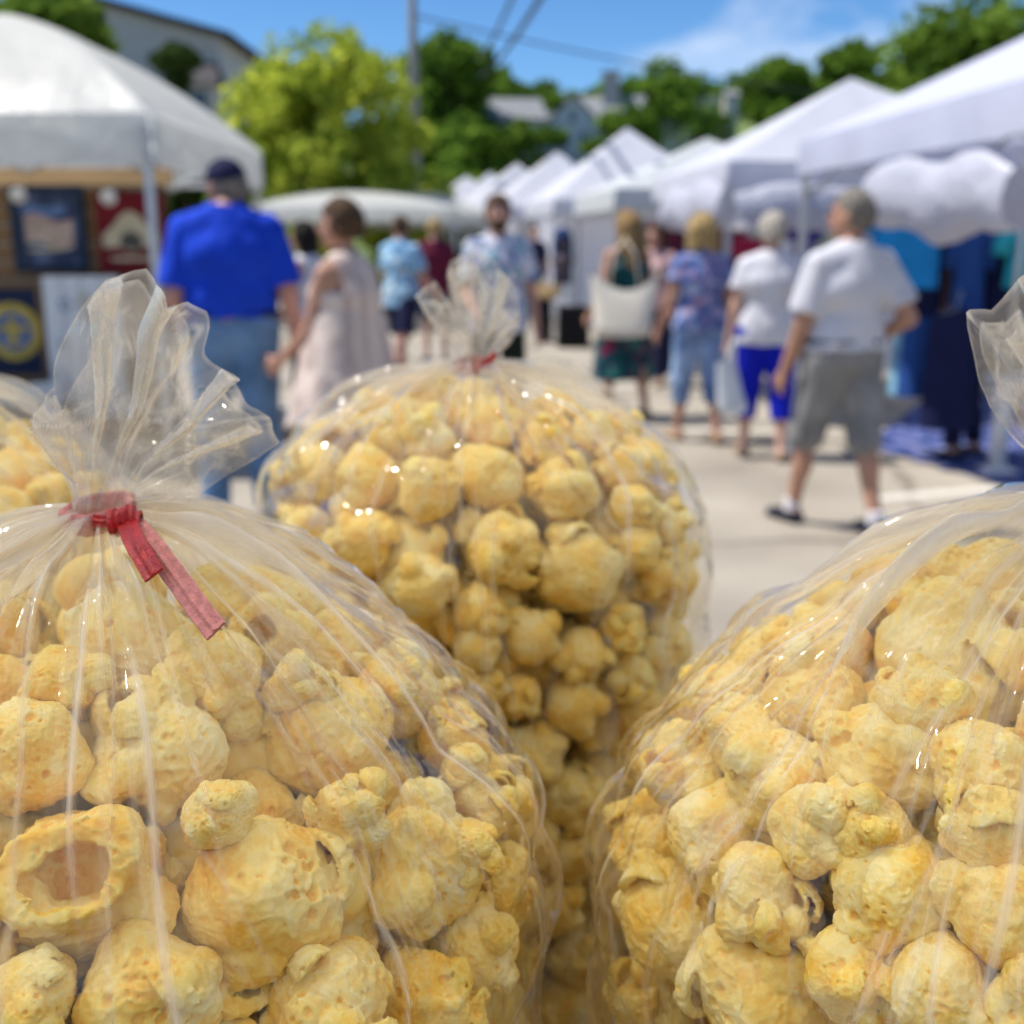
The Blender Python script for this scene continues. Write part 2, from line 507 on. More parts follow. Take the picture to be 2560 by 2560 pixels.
def make_tree(base, top_z, width, lm, label, seed, leaves=6000, leaf=0.16, blobs=14, shape='round', low=0.25, gap=-0.22, name='tree', group='trees behind the market'):
    rng = np.random.RandomState(seed)
    H = top_z - base[2]
    root = empty(name, base)
    tag(root, label, 'tree', group)
    tr = MB()
    tr.tube([(0, 0, -0.3), (0.02 * H, 0, H * 0.3), (-0.01 * H, 0.01 * H, H * 0.55), (0.01 * H, 0, H * 0.85)], [H * 0.028, H * 0.022, H * 0.014, H * 0.004], n=7)
    C = []
    if shape == 'cone':
        for k in range(blobs):
            t = (k + 0.5) / blobs
            C.append((rng.normal() * 0.03 * width, rng.normal() * 0.03 * width, H * (low + (1 - low) * t), width / 2 * (1.02 - t) ** .65 * 0.9))
    else:
        for k in range(blobs):
            v = rng.normal(size=3); v /= np.linalg.norm(v)
            rr = rng.uniform(0.5, 0.95)
            c = np.array([v[0] * width / 2 * rr * 0.82, v[1] * width / 2 * rr * 0.82, H * (low + (1 - low) * 0.5) + v[2] * rr * H * (1 - low) * 0.40])
            C.append((*c, rng.uniform(0.15, 0.27) * min(width, H * (1 - max(low, 0))) * (1.0 if v[2] < 0.6 else 0.8)))
        w2 = min(width, H * .9)
        for q in range(6):
            C.append((0.24 * w2 * math.cos(q * 1.05 + seed), 0.24 * w2 * math.sin(q * 1.05 + seed), H - 0.30 * w2 + rng.normal() * .03 * w2, rng.uniform(.14, .2) * w2))
        C.append((0, 0, H - 0.16 * w2, 0.16 * w2)); C.append((0, 0, H * (low + (1 - low) * .45), 0.28 * w2))
    for c in C[:9]:
        z0 = H * rng.uniform(0.25, 0.5)
        tr.tube([(0, 0, z0), ((c[0]) * .5, c[1] * .5, (z0 + c[2]) * .5 + 0.03 * H), c[:3]], [H * 0.012, H * 0.008, H * 0.003], n=5)
    tr.build('trunk', BARK, root)
    wts = np.array([c[3] ** 2 for c in C]); wts /= wts.sum()
    ids = rng.choice(len(C), leaves, p=wts)
    v = rng.normal(size=(leaves, 3)); v /= np.linalg.norm(v, axis=1)[:, None]
    rad = np.array([c[3] for c in C])[ids] * rng.uniform(0.55, 1.08, leaves)
    P = np.array([c[:3] for c in C])[ids] + v * rad[:, None] * np.array([1, 1, 0.85])
    keep = perlin(P * (3.2 / width) * 2 + seed) > gap
    P = P[keep]; v = v[keep]; n = len(P)
    nn = v * 0.6 + rng.normal(size=(n, 3)) * 0.6 + np.array([0, 0, 0.4]); nn /= np.linalg.norm(nn, axis=1)[:, None]
    a = np.cross(nn, rng.normal(size=(n, 3))); a /= np.linalg.norm(a, axis=1)[:, None]
    b = np.cross(nn, a)
    s = (leaf * rng.uniform(0.6, 1.4, n))[:, None]
    VV = np.stack([P - a * s, P + b * s * 0.55, P + a * s, P - b * s * 0.55], 1).reshape(-1, 3)
    FF = np.arange(4 * n).reshape(-1, 4)
    me = mesh_np('crown', VV, FF, smooth=False)
    hue = np.clip(0.5 + 0.9 * perlin(P * (2.0 / width) * 2.5 + 3) + rng.normal(size=n) * 0.18, 0, 1)
    set_attr(me, 'hue', np.repeat(hue, 4))
    link('crown', me, lm, root)
    return root

def tree_px(px, top, wpx, Y, lm, label, seed, **k):
    T = at_y(px, top, Y)
    base = (T[0], Y, float(hill_z(np.array(T[0]), np.array(Y))))
    w = wpx * Y / 2829.0
    return make_tree(base, T[2], w, lm, label, seed, **k)
tree_px(825, 40, 480, 24, LEAF_LIME, 'bright lime green tree beyond the white tents', 21, leaves=14000, leaf=0.13, blobs=26, low=0.06, gap=-0.02)
tree_px(985, 250, 260, 25, LEAF_LIME, 'low lime green shrub to the right of the lime tree', 26, leaves=3000, leaf=0.12, low=0.05)
tree_px(655, 160, 130, 40, LEAF_MID, 'green tree behind the left side of the lime tree', 22, leaves=3000, leaf=0.2)
tree_px(1120, 62, 300, 62, LEAF_DARK, 'tall dark green tree right of the utility pole', 24, leaves=8000, leaf=0.32, blobs=18, low=0.1)
tree_px(1245, 160, 240, 70, LEAF_DARK, 'dark tree next to the tall one above the pale house', 25, leaves=4000, leaf=0.34, low=0.1)
tree_px(1365, 192, 210, 84, LEAF_MID, 'small round green tree above the white gabled house', 27, leaves=5500, leaf=0.36, low=-0.1)
tree_px(1490, 215, 190, 88, LEAF_MID, 'low green tree by the house chimney', 33, leaves=5000, leaf=0.36, low=-0.1)
tree_px(1660, 125, 330, 82, LEAF_DARK, 'broad dark green tree in the middle of the hill', 28, leaves=9000, leaf=0.36, blobs=20, low=-0.08)
tree_px(1955, 135, 260, 84, LEAF_DARK, 'rounded dark tree on the hill left of the tallest one', 29, leaves=7000, leaf=0.36, blobs=18, low=-0.08)
tree_px(2140, 90, 260, 88, LEAF_DARK, 'tallest dark tree on the hill behind the tent peak', 30, leaves=7000, leaf=0.36, blobs=18, low=-0.08)
tree_px(2480, -60, 640, 42, LEAF_MID, 'large green tree over the nearest right tent', 32, leaves=10000, leaf=0.26, blobs=24, low=0.05)
tree_px(2300, 150, 220, 60, LEAF_MID, 'green tree at the left foot of the large right tree', 37, leaves=4000, leaf=0.3, low=0.05)
tree_px(95, -60, 430, 27, LEAF_MID, 'green tree behind the house at the top left', 34, leaves=7000, leaf=0.22, blobs=18, low=0.05)
tree_px(432, 98, 150, 22, LEAF_CON, 'dark conical evergreen between the left tent and the house', 35, leaves=6000, leaf=0.09, blobs=22, low=0.1, name='evergreen_tree')
tree_px(1120, 395, 220, 40, LEAF_DARK, 'dark hedge like tree below the pale house', 36, leaves=3500, leaf=0.22, low=0.0)
tree_px(560, 330, 150, 20, LEAF_MID, 'green bush behind the right corner of the dome tent', 38, leaves=2500, leaf=0.12, low=0.0)
tree_px(1160, 265, 240, 58, LEAF_DARK, 'leafy bush covering the left end of the pale house', 40, leaves=2500, leaf=0.28, low=0.0)
tree_px(1300, 290, 170, 60, LEAF_MID, 'leafy bush in front of the small white house', 41, leaves=2000, leaf=0.28, low=0.0)
tree_px(1375, 310, 110, 62, LEAF_DARK, 'leafy bush left of the white gabled front', 42, leaves=2000, leaf=0.28, low=0.0)
tree_px(1570, 250, 170, 64, LEAF_DARK, 'leafy bush covering the right end of the grey roof', 43, leaves=2500, leaf=0.3, low=0.0)
tree_px(1490, 340, 90, 62, LEAF_MID, 'leafy bush right of the white gabled front', 44, leaves=1600, leaf=0.26, low=0.0)
# the wooded slope beyond, too far to tell trees apart
rng = np.random.RandomState(5)
n = 22000
bx = rng.uniform(-70, 110, n); by = rng.uniform(98, 125, n)
crown = 3.2 + 2.5 * perlin(np.stack([bx * 0.16, by * 0.2, bx * 0], 1)) + rng.uniform(-1, 0.6, n)
P = np.stack([bx, by, hill_z(bx, by) + crown * np.sqrt(rng.rand(n))], 1)
nn = rng.normal(size=(n, 3)) + np.array([0, -0.3, 0.6]); nn /= np.linalg.norm(nn, axis=1)[:, None]
a = np.cross(nn, rng.normal(size=(n, 3))); a /= np.linalg.norm(a, axis=1)[:, None]; b_ = np.cross(nn, a)
s = rng.uniform(0.35, 0.8, n)[:, None]
me = mesh_np('distant_woods', np.stack([P - a * s, P + b_ * s * .6, P + a * s, P - b_ * s * .6], 1).reshape(-1, 3), np.arange(4 * n).reshape(-1, 4), smooth=False)
set_attr(me, 'hue', np.repeat(np.clip(0.4 + perlin(P * 0.25), 0, 1), 4))
o = kind(link('distant_woods', me, LEAF_DARK), 'stuff'); o['label'] = 'dark wooded slope far behind the houses'

# ------------------------------------------------------------------ houses
SIDING = mat('pale_siding', (0.55, 0.54, 0.50), rough=0.7, var=0.08, scale=3)
WHITEW = mat('white_siding', (0.74, 0.75, 0.77), rough=0.6, var=0.06, scale=3)
ROOF_D = mat('dark_roof_shingles', (0.05, 0.045, 0.05), rough=0.85, var=0.25, scale=14)
ROOF_G = mat('grey_roof_shingles', (0.22, 0.23, 0.24), rough=0.85, var=0.2, scale=14)
GLASS = mat('window_glass', (0.03, 0.04, 0.06), rough=0.08, var=0.2, scale=2, spec=0.8)
TRIM = mat('white_trim', (0.72, 0.72, 0.72), rough=0.5, var=0.05)
BRICKC = mat('chimney_render', (0.50, 0.45, 0.42), rough=0.9, var=0.15, scale=6)

def house(loc, w, d, hw, hr, rz, wall, roof, label, wins, ridge='x', chimney=None, extras=None):
    """gabled house: walls, overhanging roof, windows with frames"""
    r = empty('house', loc, rz)
    tag(r, label, 'house', 'houses beyond the market')
    m = MB()
    if ridge == 'x':
        vs = [(-w/2, -d/2, -2), (w/2, -d/2, -2), (w/2, d/2, -2), (-w/2, d/2, -2), (-w/2, -d/2, hw), (w/2, -d/2, hw), (w/2, d/2, hw), (-w/2, d/2, hw), (-w/2, 0, hw + hr), (w/2, 0, hw + hr)]
        fs = [(0, 1, 5, 4), (2, 3, 7, 6), (1, 2, 6, 9, 5), (3, 0, 4, 8, 7)]
    else:
        vs = [(-w/2, -d/2, -2), (w/2, -d/2, -2), (w/2, d/2, -2), (-w/2, d/2, -2), (-w/2, -d/2, hw), (w/2, -d/2, hw), (w/2, d/2, hw), (-w/2, d/2, hw), (0, -d/2, hw + hr), (0, d/2, hw + hr)]
        fs = [(0, 1, 5, 8, 4), (2, 3, 7, 9, 6), (1, 2, 6, 5), (3, 0, 4, 7)]
    m.add(vs, fs).build('wall', wall, r)
    o_ = min(0.35, w * .1); th = 0.16
    rm = MB()
    span = d if ridge == 'x' else w; ln = (w if ridge == 'x' else d) / 2 + o_
    sl = hr / (span / 2)
    for sg in (-1, 1):
        e = sg * (span / 2 + o_); ze = hw - sl * o_
        q = [(-ln, e, ze), (ln, e, ze), (ln, 0, hw + hr), (-ln, 0, hw + hr)]
        q = [(x, y, z + 0.02) for x, y, z in q] + [(x, y, z + th) for x, y, z in q]
        if ridge != 'x': q = [(y, x, z) for x, y, z in q]
        rm.add(q, [(0, 1, 2, 3), (7, 6, 5, 4), (0, 4, 5, 1), (1, 5, 6, 2), (3, 7, 4, 0), (2, 6, 7, 3)])
    ro = rm.build('roof', roof, r)
    if chimney:
        cx, cy, cz, cw, ch = chimney
        MB().box((cx, cy, cz + ch / 2), (cw, cw, ch)).box((cx, cy, cz + ch + .06), (cw * 1.2, cw * 1.2, .12)).build('chimney', BRICKC, ro)
    for (x, z, ww, wh) in wins:
        f = MB()
        for (cx, cz, sx, sz) in ((x, z + wh / 2, ww + .16, .08), (x, z - wh / 2, ww + .16, .08), (x - ww / 2, z, .08, wh - .1), (x + ww / 2, z, .08, wh - .1), (x, z, ww - .1, .05)):
            f.box((cx, -d / 2 - 0.03, cz), (sx, .07, sz))
        fo = f.build('window', TRIM, r)
        MB().box((x, -d / 2 - 0.012, z), (ww, .02, wh)).build('pane', GLASS, fo)
    return r
# big house at the top left
A = at_y(568, 92, 31)
hz = float(hill_z(np.array(A[0] - 4), np.array(31.0)))
hw_ = A[2] - hz
hh = house((A[0] - 3.7, 35, hz), 7.0, 8.0, hw_, 0.9, 0.0, SIDING, ROOF_D, 'large pale house with dark roof at the top left behind the dome tent',
           [(-2.2, hw_ - 3.6, 1.0, 1.5), (0.0, hw_ - 3.6, 1.0, 1.5), (-1.2, hw_ - 1.4, .9, 1.1), (.8, hw_ - 1.5, .7, 1.0)], ridge='y')
bay_z = hw_ - 2.0
MB().box((3.0, -4.45, bay_z - .4), (0.95, 0.9, 2.2)).build('bay_window', SIDING, hh)
MB().add([(2.3, -5.1, bay_z + .7), (3.7, -5.1, bay_z + .7), (3.7, -4.02, bay_z + .7), (2.3, -4.02, bay_z + .7), (2.6, -4.3, bay_z + 1.35), (3.4, -4.3, bay_z + 1.35), (3.4, -4.02, bay_z + 1.35), (2.6, -4.02, bay_z + 1.35)],
         [(0, 1, 5, 4), (1, 2, 6, 5), (3, 0, 4, 7), (4, 5, 6, 7), (3, 2, 1, 0), (2, 3, 7, 6)]).build('bay_roof', ROOF_D, hh)
MB().box((3.0, -4.93, bay_z - .1), (0.55, 0.06, 1.2)).build('window', GLASS, hh)

def house_px(px, base_py, Y, *a, **k):
    p = at_y(px, base_py, Y)
    return house((p[0], Y, p[2]), *a, **k)
house_px(1215, 400, 66, 5.6, 5, 2.0, 1.2, math.radians(8), WHITEW, ROOF_G, 'pale house with white railing half hidden under the tall dark tree', [(-1.6, 1.2, .7, 1.0), (0.2, 1.2, .7, 1.0), (1.8, 1.2, .7, 1.0)], ridge='x')
house_px(1435, 405, 68, 3.0, 5, 1.9, 1.5, math.radians(-5), WHITEW, ROOF_G, 'white gabled house front among the hill trees', [(-.6, 1.0, .5, .9), (.6, 1.0, .5, .9), (0, 2.3, .45, .6)], ridge='y')
house_px(1510, 400, 72, 4.2, 5, 1.8, 1.8, math.radians(-5), WHITEW, ROOF_G, 'house with wide grey roof and pale chimney on the hill', [(-.9, .9, .6, .9), (.9, .9, .6, .9)], ridge='x', chimney=(0.35, -0.4, 2.4, 1.0, 2.6))
house_px(1330, 400, 70, 3.2, 4, 1.5, 1.1, math.radians(10), WHITEW, ROOF_G, 'small white house between the pale house and the gabled one', [(-.7, .8, .5, .7), (.7, .8, .5, .7)], ridge='x')
house_px(1680, 355, 80, 2.0, 3, 1.1, .5, 0.1, SIDING, ROOF_G, 'small grey hut below the broad dark tree', [(0, .6, .7, .5)], ridge='x')
house_px(1748, 345, 81, 1.7, 2, 2.2, .5, 0.0, WHITEW, ROOF_G, 'narrow pale shed right of the grey hut', [(0, 1.2, .5, .8)], ridge='x')
house_px(1822, 330, 83, 0.9, 1.5, 2.3, .4, 0.0, SIDING, ROOF_G, 'slim grey shed on the slope furthest right of the houses', [(0, 1.2, .3, .6)], ridge='x')
# white railing in front of the pale house
rl = empty('railing', at_y(1215, 385, 63)); tag(rl, 'white railing in front of the pale house on the hill', 'railing')
MB().box((0, 0, 0.95), (5.2, .08, .08)).build('rail', TRIM, rl); MB().box((0, 0, 0.25), (5.2, .06, .06)).build('rail', TRIM, rl)
pm = bpy.data.meshes.new('post'); b0 = MB().box((0, 0, .2), (.09, .1, 1.4)); pm.from_pydata(b0.v, [], b0.f)
for k in range(15):
    link('post', pm, TRIM, rl, (-2.5 + k * 0.36, 0.0, 0))

# ------------------------------------------------------------------ utility pole and wires
POLEW = mat('weathered_pole_wood', (0.30, 0.29, 0.29), rough=0.9, var=0.2, scale=5, stretch=(6, 6, .5))
pb = at_y(1037, 330, 27)
up_ = empty('utility_pole', (pb[0], 27, 0)); tag(up_, 'grey wooden utility pole rising out of the top of the frame', 'utility pole')
MB().tube([(0, 0, -0.2), (0, 0, 11.5)], [0.12, 0.09], n=10).build('pole', POLEW, up_)
MB().box((0, -0.16, 10.6), (2.4, .1, .12)).build('crossarm', POLEW, up_)
INS = mat('insulator', (0.3, 0.32, 0.35), rough=0.3)
for k in (-1.05, -0.5, 0.5, 1.05):
    MB().tube([(k, -.16, 10.67), (k, -.16, 10.72), (k, -.16, 10.8), (k, -.16, 10.84)], [.03, .05, .05, .02], n=8).build('insulator', INS, up_)
CABLE = mat('black_cable', (0.02, 0.02, 0.022), rough=0.5)
def wire(A, B, sag, r, label):
    pts = []
    for k in range(25):
        t = k / 24
        p = np.array(A) * (1 - t) + np.array(B) * t
        p[2] -= sag * 4 * t * (1 - t)
        pts.append(p)
    tag(MB().tube(pts, r, n=6).build('overhead_wire', CABLE), label, 'wire', 'overhead wires')
hp = np.array([pb[0], 26.84, 10.84])
wire(at_y(1200, 190, 46), at_y(1420, -120, 15), 0.25, 0.05, 'thick dark overhead wire slanting to the top right of the tall tree')
wire(at_y(1190, 150, 46), at_y(1330, -120, 15), 0.25, 0.035, 'thinner overhead wire just left of the thick slanting one')
wire(at_y(1040, 40, 27), at_y(2700, 270, 46), 0.6, 0.022, 'faint overhead wire crossing the sky towards the right trees')
# ================================================================== people
def person_joints(H, legs, arms, sw=1.0, lean=0.0, hip=1.0):
    J = {}
    th, sh = 0.245 * H, 0.240 * H
    for s, n in ((-1, 'L'), (1, 'R')):
        a, kf, out = [math.radians(v) for v in legs[n]]
        hp = np.array([s * 0.052 * H * hip, 0, 0.52 * H])
        d1 = np.array([s * math.sin(out), math.sin(a) * math.cos(out), -math.cos(a) * math.cos(out)])
        kn = hp + d1 * th
        a2 = a - kf
        d2 = np.array([s * math.sin(out) * .5, math.sin(a2), -math.cos(a2)]); d2 /= np.linalg.norm(d2)
        J['hip' + n], J['knee' + n], J['ank' + n] = hp, kn, kn + d2 * sh
    dz = 0.042 * H - min(J['ankL'][2], J['ankR'][2])
    for k in J: J[k] = J[k] + np.array([0, 0, dz])
    J['dz'] = dz
    for s, n in ((-1, 'L'), (1, 'R')):
        swg, abd, el, inw = [math.radians(v) for v in arms[n]]
        S = np.array([s * 0.100 * H * sw, -0.004 * H, 0.790 * H + dz])
        d1 = np.array([s * math.sin(abd), math.sin(swg) * math.cos(abd), -math.cos(swg) * math.cos(abd)])
        E = S + d1 * 0.175 * H
        a2 = swg + el
        d2 = np.array([s * math.sin(abd - inw), math.sin(a2) * math.cos(abd - inw), -math.cos(a2) * math.cos(abd - inw)]); d2 /= np.linalg.norm(d2)
        J['sho' + n], J['elb' + n], J['wri' + n], J['fdir' + n] = S, E, E + d2 * 0.150 * H, d2
    return J

def run_sdf(prims, res, bump=None, cuts=(), k0=0.02):
    """prims: ('c',a,b,ra,rb,k,flatA,flatB) round cones or ('e',c,radii,k) ellipsoids -> verts, quads"""
    lo = np.full(3, 1e9); hi = -lo
    for p in prims:
        if p[0] == 'c':
            r = max(p[3], p[4]); lo = np.minimum(lo, np.minimum(p[1], p[2]) - r); hi = np.maximum(hi, np.maximum(p[1], p[2]) + r)
        else:
            lo = np.minimum(lo, p[1] - p[2]); hi = np.maximum(hi, p[1] + p[2])
    lo -= 4 * res + 0.02; hi += 4 * res + 0.02
    n = np.ceil((hi - lo) / res).astype(int) + 1
    axs = [lo[i] + res * np.arange(n[i]) for i in range(3)]
    D = np.full(n, 1.0, np.float32)
    for p in prims:
        k = p[5] if p[0] == 'c' else p[3]
        mg = k + 3 * res + 0.02
        if p[0] == 'c':
            r = max(p[3], p[4]); l_, h_ = np.minimum(p[1], p[2]) - r - mg, np.maximum(p[1], p[2]) + r + mg
        else:
            l_, h_ = p[1] - p[2] - mg, p[1] + p[2] + mg
        a = np.clip(np.floor((l_ - lo) / res).astype(int), 0, n); b = np.clip(np.ceil((h_ - lo) / res).astype(int) + 1, 0, n)
        sl = tuple(slice(a[i], b[i]) for i in range(3))
        X, Y, Z = np.meshgrid(axs[0][sl[0]], axs[1][sl[1]], axs[2][sl[2]], indexing='ij')
        if p[0] == 'c':
            A, B = p[1], p[2]; v = B - A; L2 = max(v @ v, 1e-9)
            t = ((X - A[0]) * v[0] + (Y - A[1]) * v[1] + (Z - A[2]) * v[2]) / L2
            tc = np.clip(t, 0, 1)
            d = np.sqrt((X - A[0] - v[0] * tc) ** 2 + (Y - A[1] - v[1] * tc) ** 2 + (Z - A[2] - v[2] * tc) ** 2) - (p[3] + (p[4] - p[3]) * tc)
            if len(p) > 6:
                if p[7]: d = np.maximum(d, (t - 1) * math.sqrt(L2))
                if p[6]: d = np.maximum(d, -t * math.sqrt(L2))
        else:
            c, r = p[1], p[2]
            q = np.sqrt(((X - c[0]) / r[0]) ** 2 + ((Y - c[1]) / r[1]) ** 2 + ((Z - c[2]) / r[2]) ** 2)
            d = (q - 1) * min(r)
        D[sl] = smin(D[sl], d.astype(np.float32), k) if k > 0 else np.minimum(D[sl], d)
    G = None
    if bump is not None or cuts:
        G = np.stack(np.meshgrid(*axs, indexing='ij'), -1)
    if bump is not None:
        band = np.abs(D) < 0.06
        D[band] += bump(G[band])
    for c in cuts:
        D = np.maximum(D, c(G).astype(np.float32))
    return surface_nets(D, lo, res)

def part(name, prims, res, m, root, bump=None, cuts=()):
    V, F = run_sdf(prims, res, bump, cuts)
    return link(name, mesh_np(name, V, F), m, root)

SKIN = mat('skin_fair', (0.58, 0.34, 0.25), rough=0.55, var=0.08, scale=12)
SKIN_T = mat('skin_tanned', (0.46, 0.24, 0.155), rough=0.55, var=0.08, scale=12)
SKIN_R = mat('skin_ruddy', (0.52, 0.27, 0.20), rough=0.55, var=0.1, scale=12)
EYE = mat('eye_dark', (0.05, 0.04, 0.04), rough=0.2)
LIP = mat('lips', (0.42, 0.17, 0.15), rough=0.5)

def person(spec):
    H = spec['H']; g = spec.get('g', 1.0); belly = spec.get('belly', 1.0); sw = spec.get('sw', 1.0)
    fem = spec.get('fem', False)
    res = spec.get('res', 0.011)
    legs = spec.get('legs', {'L': (4, 3, 2), 'R': (-4, 4, 2)})
    arms = spec.get('arms', {'L': (0, 10, 15, 5), 'R': (0, 10, 15, 5)})
    J = person_joints(H, legs, arms, sw)
    dz = J['dz']
    root = empty('person', (spec['at'][0], spec['at'][1], 0), math.radians(spec['rz']))
    tag(root, spec['label'], 'person', 'shoppers walking between the stalls')
    Z = lambda f: f * H + dz
    a3 = lambda x, y, z: np.array([x * H, y * H, z * H + dz])
    def torso(inf=0.0, k=0.035):
        t = [('c', a3(-.046, 0, .53), a3(.046, 0, .53), .060 * H * g + inf, .060 * H * g + inf, k),
             ('c', a3(-.034, .006, .61), a3(.034, .006, .61), .056 * H * g * belly + inf, .056 * H * g * belly + inf, k),
             ('c', a3(-.046 * sw, -.002, .72), a3(.046 * sw, -.002, .72), .060 * H * g + inf, .060 * H * g + inf, k),
             ('c', a3(0, -.006, .795), a3(-.082 * sw, -.006, .782), .046 * H + inf, .034 * H + inf, k), ('c', a3(0, -.006, .795), a3(.082 * sw, -.006, .782), .046 * H + inf, .034 * H + inf, k),
             ('c', a3(0, -.012, .838), a3(-.060 * sw, -.008, .800), .026 * H + inf * .6, .026 * H + inf, k), ('c', a3(0, -.012, .838), a3(.060 * sw, -.008, .800), .026 * H + inf * .6, .026 * H + inf, k),
             ('c', a3(0, 0, .56), a3(0, -.004, .74), .062 * H * g + inf, .062 * H * g + inf, k)]
        if belly > 1.08:
            t.append(('e', a3(0, .045, .60), np.array([.075, .055, .07]) * H * belly + inf, k))
        if fem:
            t += [('e', a3(s * .038, .052, .725), np.array([.04, .036, .042]) * H + inf, 0.02) for s in (-1, 1)]
        return t
    hd = spec.get('head', 0.0)            # head turn in degrees (positive = to the person's left)
    hr = math.radians(hd); hc = a3(0, .010, .925)
    hu = spec.get('hunch', 0.0)
    hc = hc + np.array([0, hu * H, -hu * H])
    def hp(x, y, z):
        x, y = x, y - .010
        return a3(x * math.cos(hr) - y * math.sin(hr), .010 + x * math.sin(hr) + y * math.cos(hr) + hu, z - hu)
    head = [('c', a3(0, -.006, .81), hp(0, .004, .885), .031 * H * (0.9 if fem else 1.05), .029 * H * (0.9 if fem else 1.05), .02),
            ('e', hp(0, .010, .932), np.array([.045, .052, .062]) * H, .02), ('e', hp(0, .026, .902), np.array([.035, .038, .040]) * H, .02),
            ('c', hp(0, .063, .930), hp(0, .074, .910), .005 * H, .008 * H, .008), ('e', hp(0, .058, .893), np.array([.016, .008, .006]) * H, .006),
            ('e', hp(0, .052, .944), np.array([.03, .008, .006]) * H, .008), ('e', hp(0, .05, .872), np.array([.016, .012, .012]) * H, .01)]
    for s in (-1, 1):
        head.append(('e', hp(s * .047, .006, .920), np.array([.008, .014, .019]) * H, .006))
    body = torso() + head
    for n, s in (('L', -1), ('R', 1)):
        S, E, W, f = J['sho' + n], J['elb' + n], J['wri' + n], J['fdir' + n]
        ag = (0.88 if fem else 1.0) * (0.7 + 0.3 * g)
        body += [('c', S, E, .030 * H * ag, .0235 * H * ag, .025), ('c', E, W, .0245 * H * ag, .0155 * H * ag, .015)]
        # hand: palm, four bent fingers and a thumb from the side of the palm
        side = np.cross(f, np.array([s * 1.0, 0, 0])); side /= max(np.linalg.norm(side), 1e-6)      # across the palm
        nrm = np.cross(side, f)
        palm = W + f * .045 * H
        body += [('c', W + f * .012 * H + side * .008 * H, palm + side * .012 * H, .0125 * H, .0120 * H, .008), ('c', W + f * .012 * H - side * .008 * H, palm - side * .012 * H, .0125 * H, .0115 * H, .008)]
        inn = np.array([-s, 0, 0.0])
        for q, ln in enumerate((.040, .046, .043, .034)):
            r0 = palm + side * (.017 - .0115 * q) * H
            m1 = r0 + (f * .9 + inn * .25) * ln * .55 * H; m2 = m1 + (f * .6 + inn * .7) * ln * .5 * H
            body += [('c', r0, m1, .0056 * H, .0052 * H, .004), ('c', m1, m2, .0052 * H, .0046 * H, .003)]
        t0 = W + f * .018 * H + side * .014 * H; t1 = t0 + (side * .8 + f * .7 + inn * .3) * .026 * H; t2 = t1 + (side * .2 + f * .9 + inn * .4) * .022 * H
        body += [('c', t0, t1, .0075 * H, .006 * H, .006), ('c', t1, t2, .006 * H, .005 * H, .004)]
        Hp, K, A = J['hip' + n], J['knee' + n], J['ank' + n]
        body += [('c', Hp, K, .053 * H * g, .034 * H, .03), ('c', K, A, .031 * H, .0195 * H, .02), ('e', K * .68 + A * .32 + np.array([0, -.010 * H, 0]), np.array([.026, .030, .06]) * H, .02),
                 ('c', A + np.array([0, -.012 * H, -.012 * H]), A + np.array([s * .012 * H, .075 * H, -.026 * H]), .021 * H, .014 * H, .012)]
    part('body', body, res, spec.get('skin', SKIN), root)
    wob = lambda P: 0.008 * perlin(P * np.array([14, 14, 8]) + H * 31) + 0.009 * perlin(P * np.array([26, 26, 7]) + 7)
    # ---- upper garment
    up = spec['top']
    sk, sm, sleeve, hem = up['kind'], up['mat'], up.get('sleeve', 0.55), up.get('hem', 0.50)
    inf = up.get('inf', 0.016)
    pr = torso(inf)
    pr.append(('c', a3(0, 0, .54), a3(0, 0, hem), .066 * H * g + inf, .070 * H * g * up.get('flare', 1.0) + inf, .03, False, True))
    pr.append(('c', a3(-.045, 0, .56), a3(-.045, 0, hem), .058 * H * g + inf, .060 * H * g * up.get('flare', 1.0) + inf, .03, False, True))
    pr.append(('c', a3(.045, 0, .56), a3(.045, 0, hem), .058 * H * g + inf, .060 * H * g * up.get('flare', 1.0) + inf, .03, False, True))
    if sleeve > 0:
        for n in 'LR':
            S, E = J['sho' + n], J['elb' + n]
            pr.append(('c', S, S + (E - S) * sleeve, .031 * H + inf * .6, .036 * H + inf, .03, False, True))
    zc, zn = Z(hem), Z(up.get('neck', .832))
    cuts = [lambda G, zc=zc: zc - G[..., 2] + 0.004 * np.sin(G[..., 0] * 40), lambda G, zn=zn: np.where(G[..., 2] > zn, .040 * H - np.hypot(G[..., 0], G[..., 1] + .004 * H), -1.0), lambda G: G[..., 2] - Z(.868) ]
    if sk == 'tank':
        wv = up.get('strap', .085) * H
        cuts.append(lambda G, wv=wv: np.where(G[..., 2] > Z(.74), np.abs(G[..., 0]) - wv, -1.0))
        if up.get('back'):
            cuts.append(lambda G: np.where(G[..., 1] < 0.0, (G[..., 2] - Z(up['back'])) - 0.5 * np.abs(G[..., 0]), -1.0))
    sh = part(up.get('name', 'shirt'), pr, res, sm, root, wob, cuts)
    # ---- lower garment
    lw = spec.get('low')
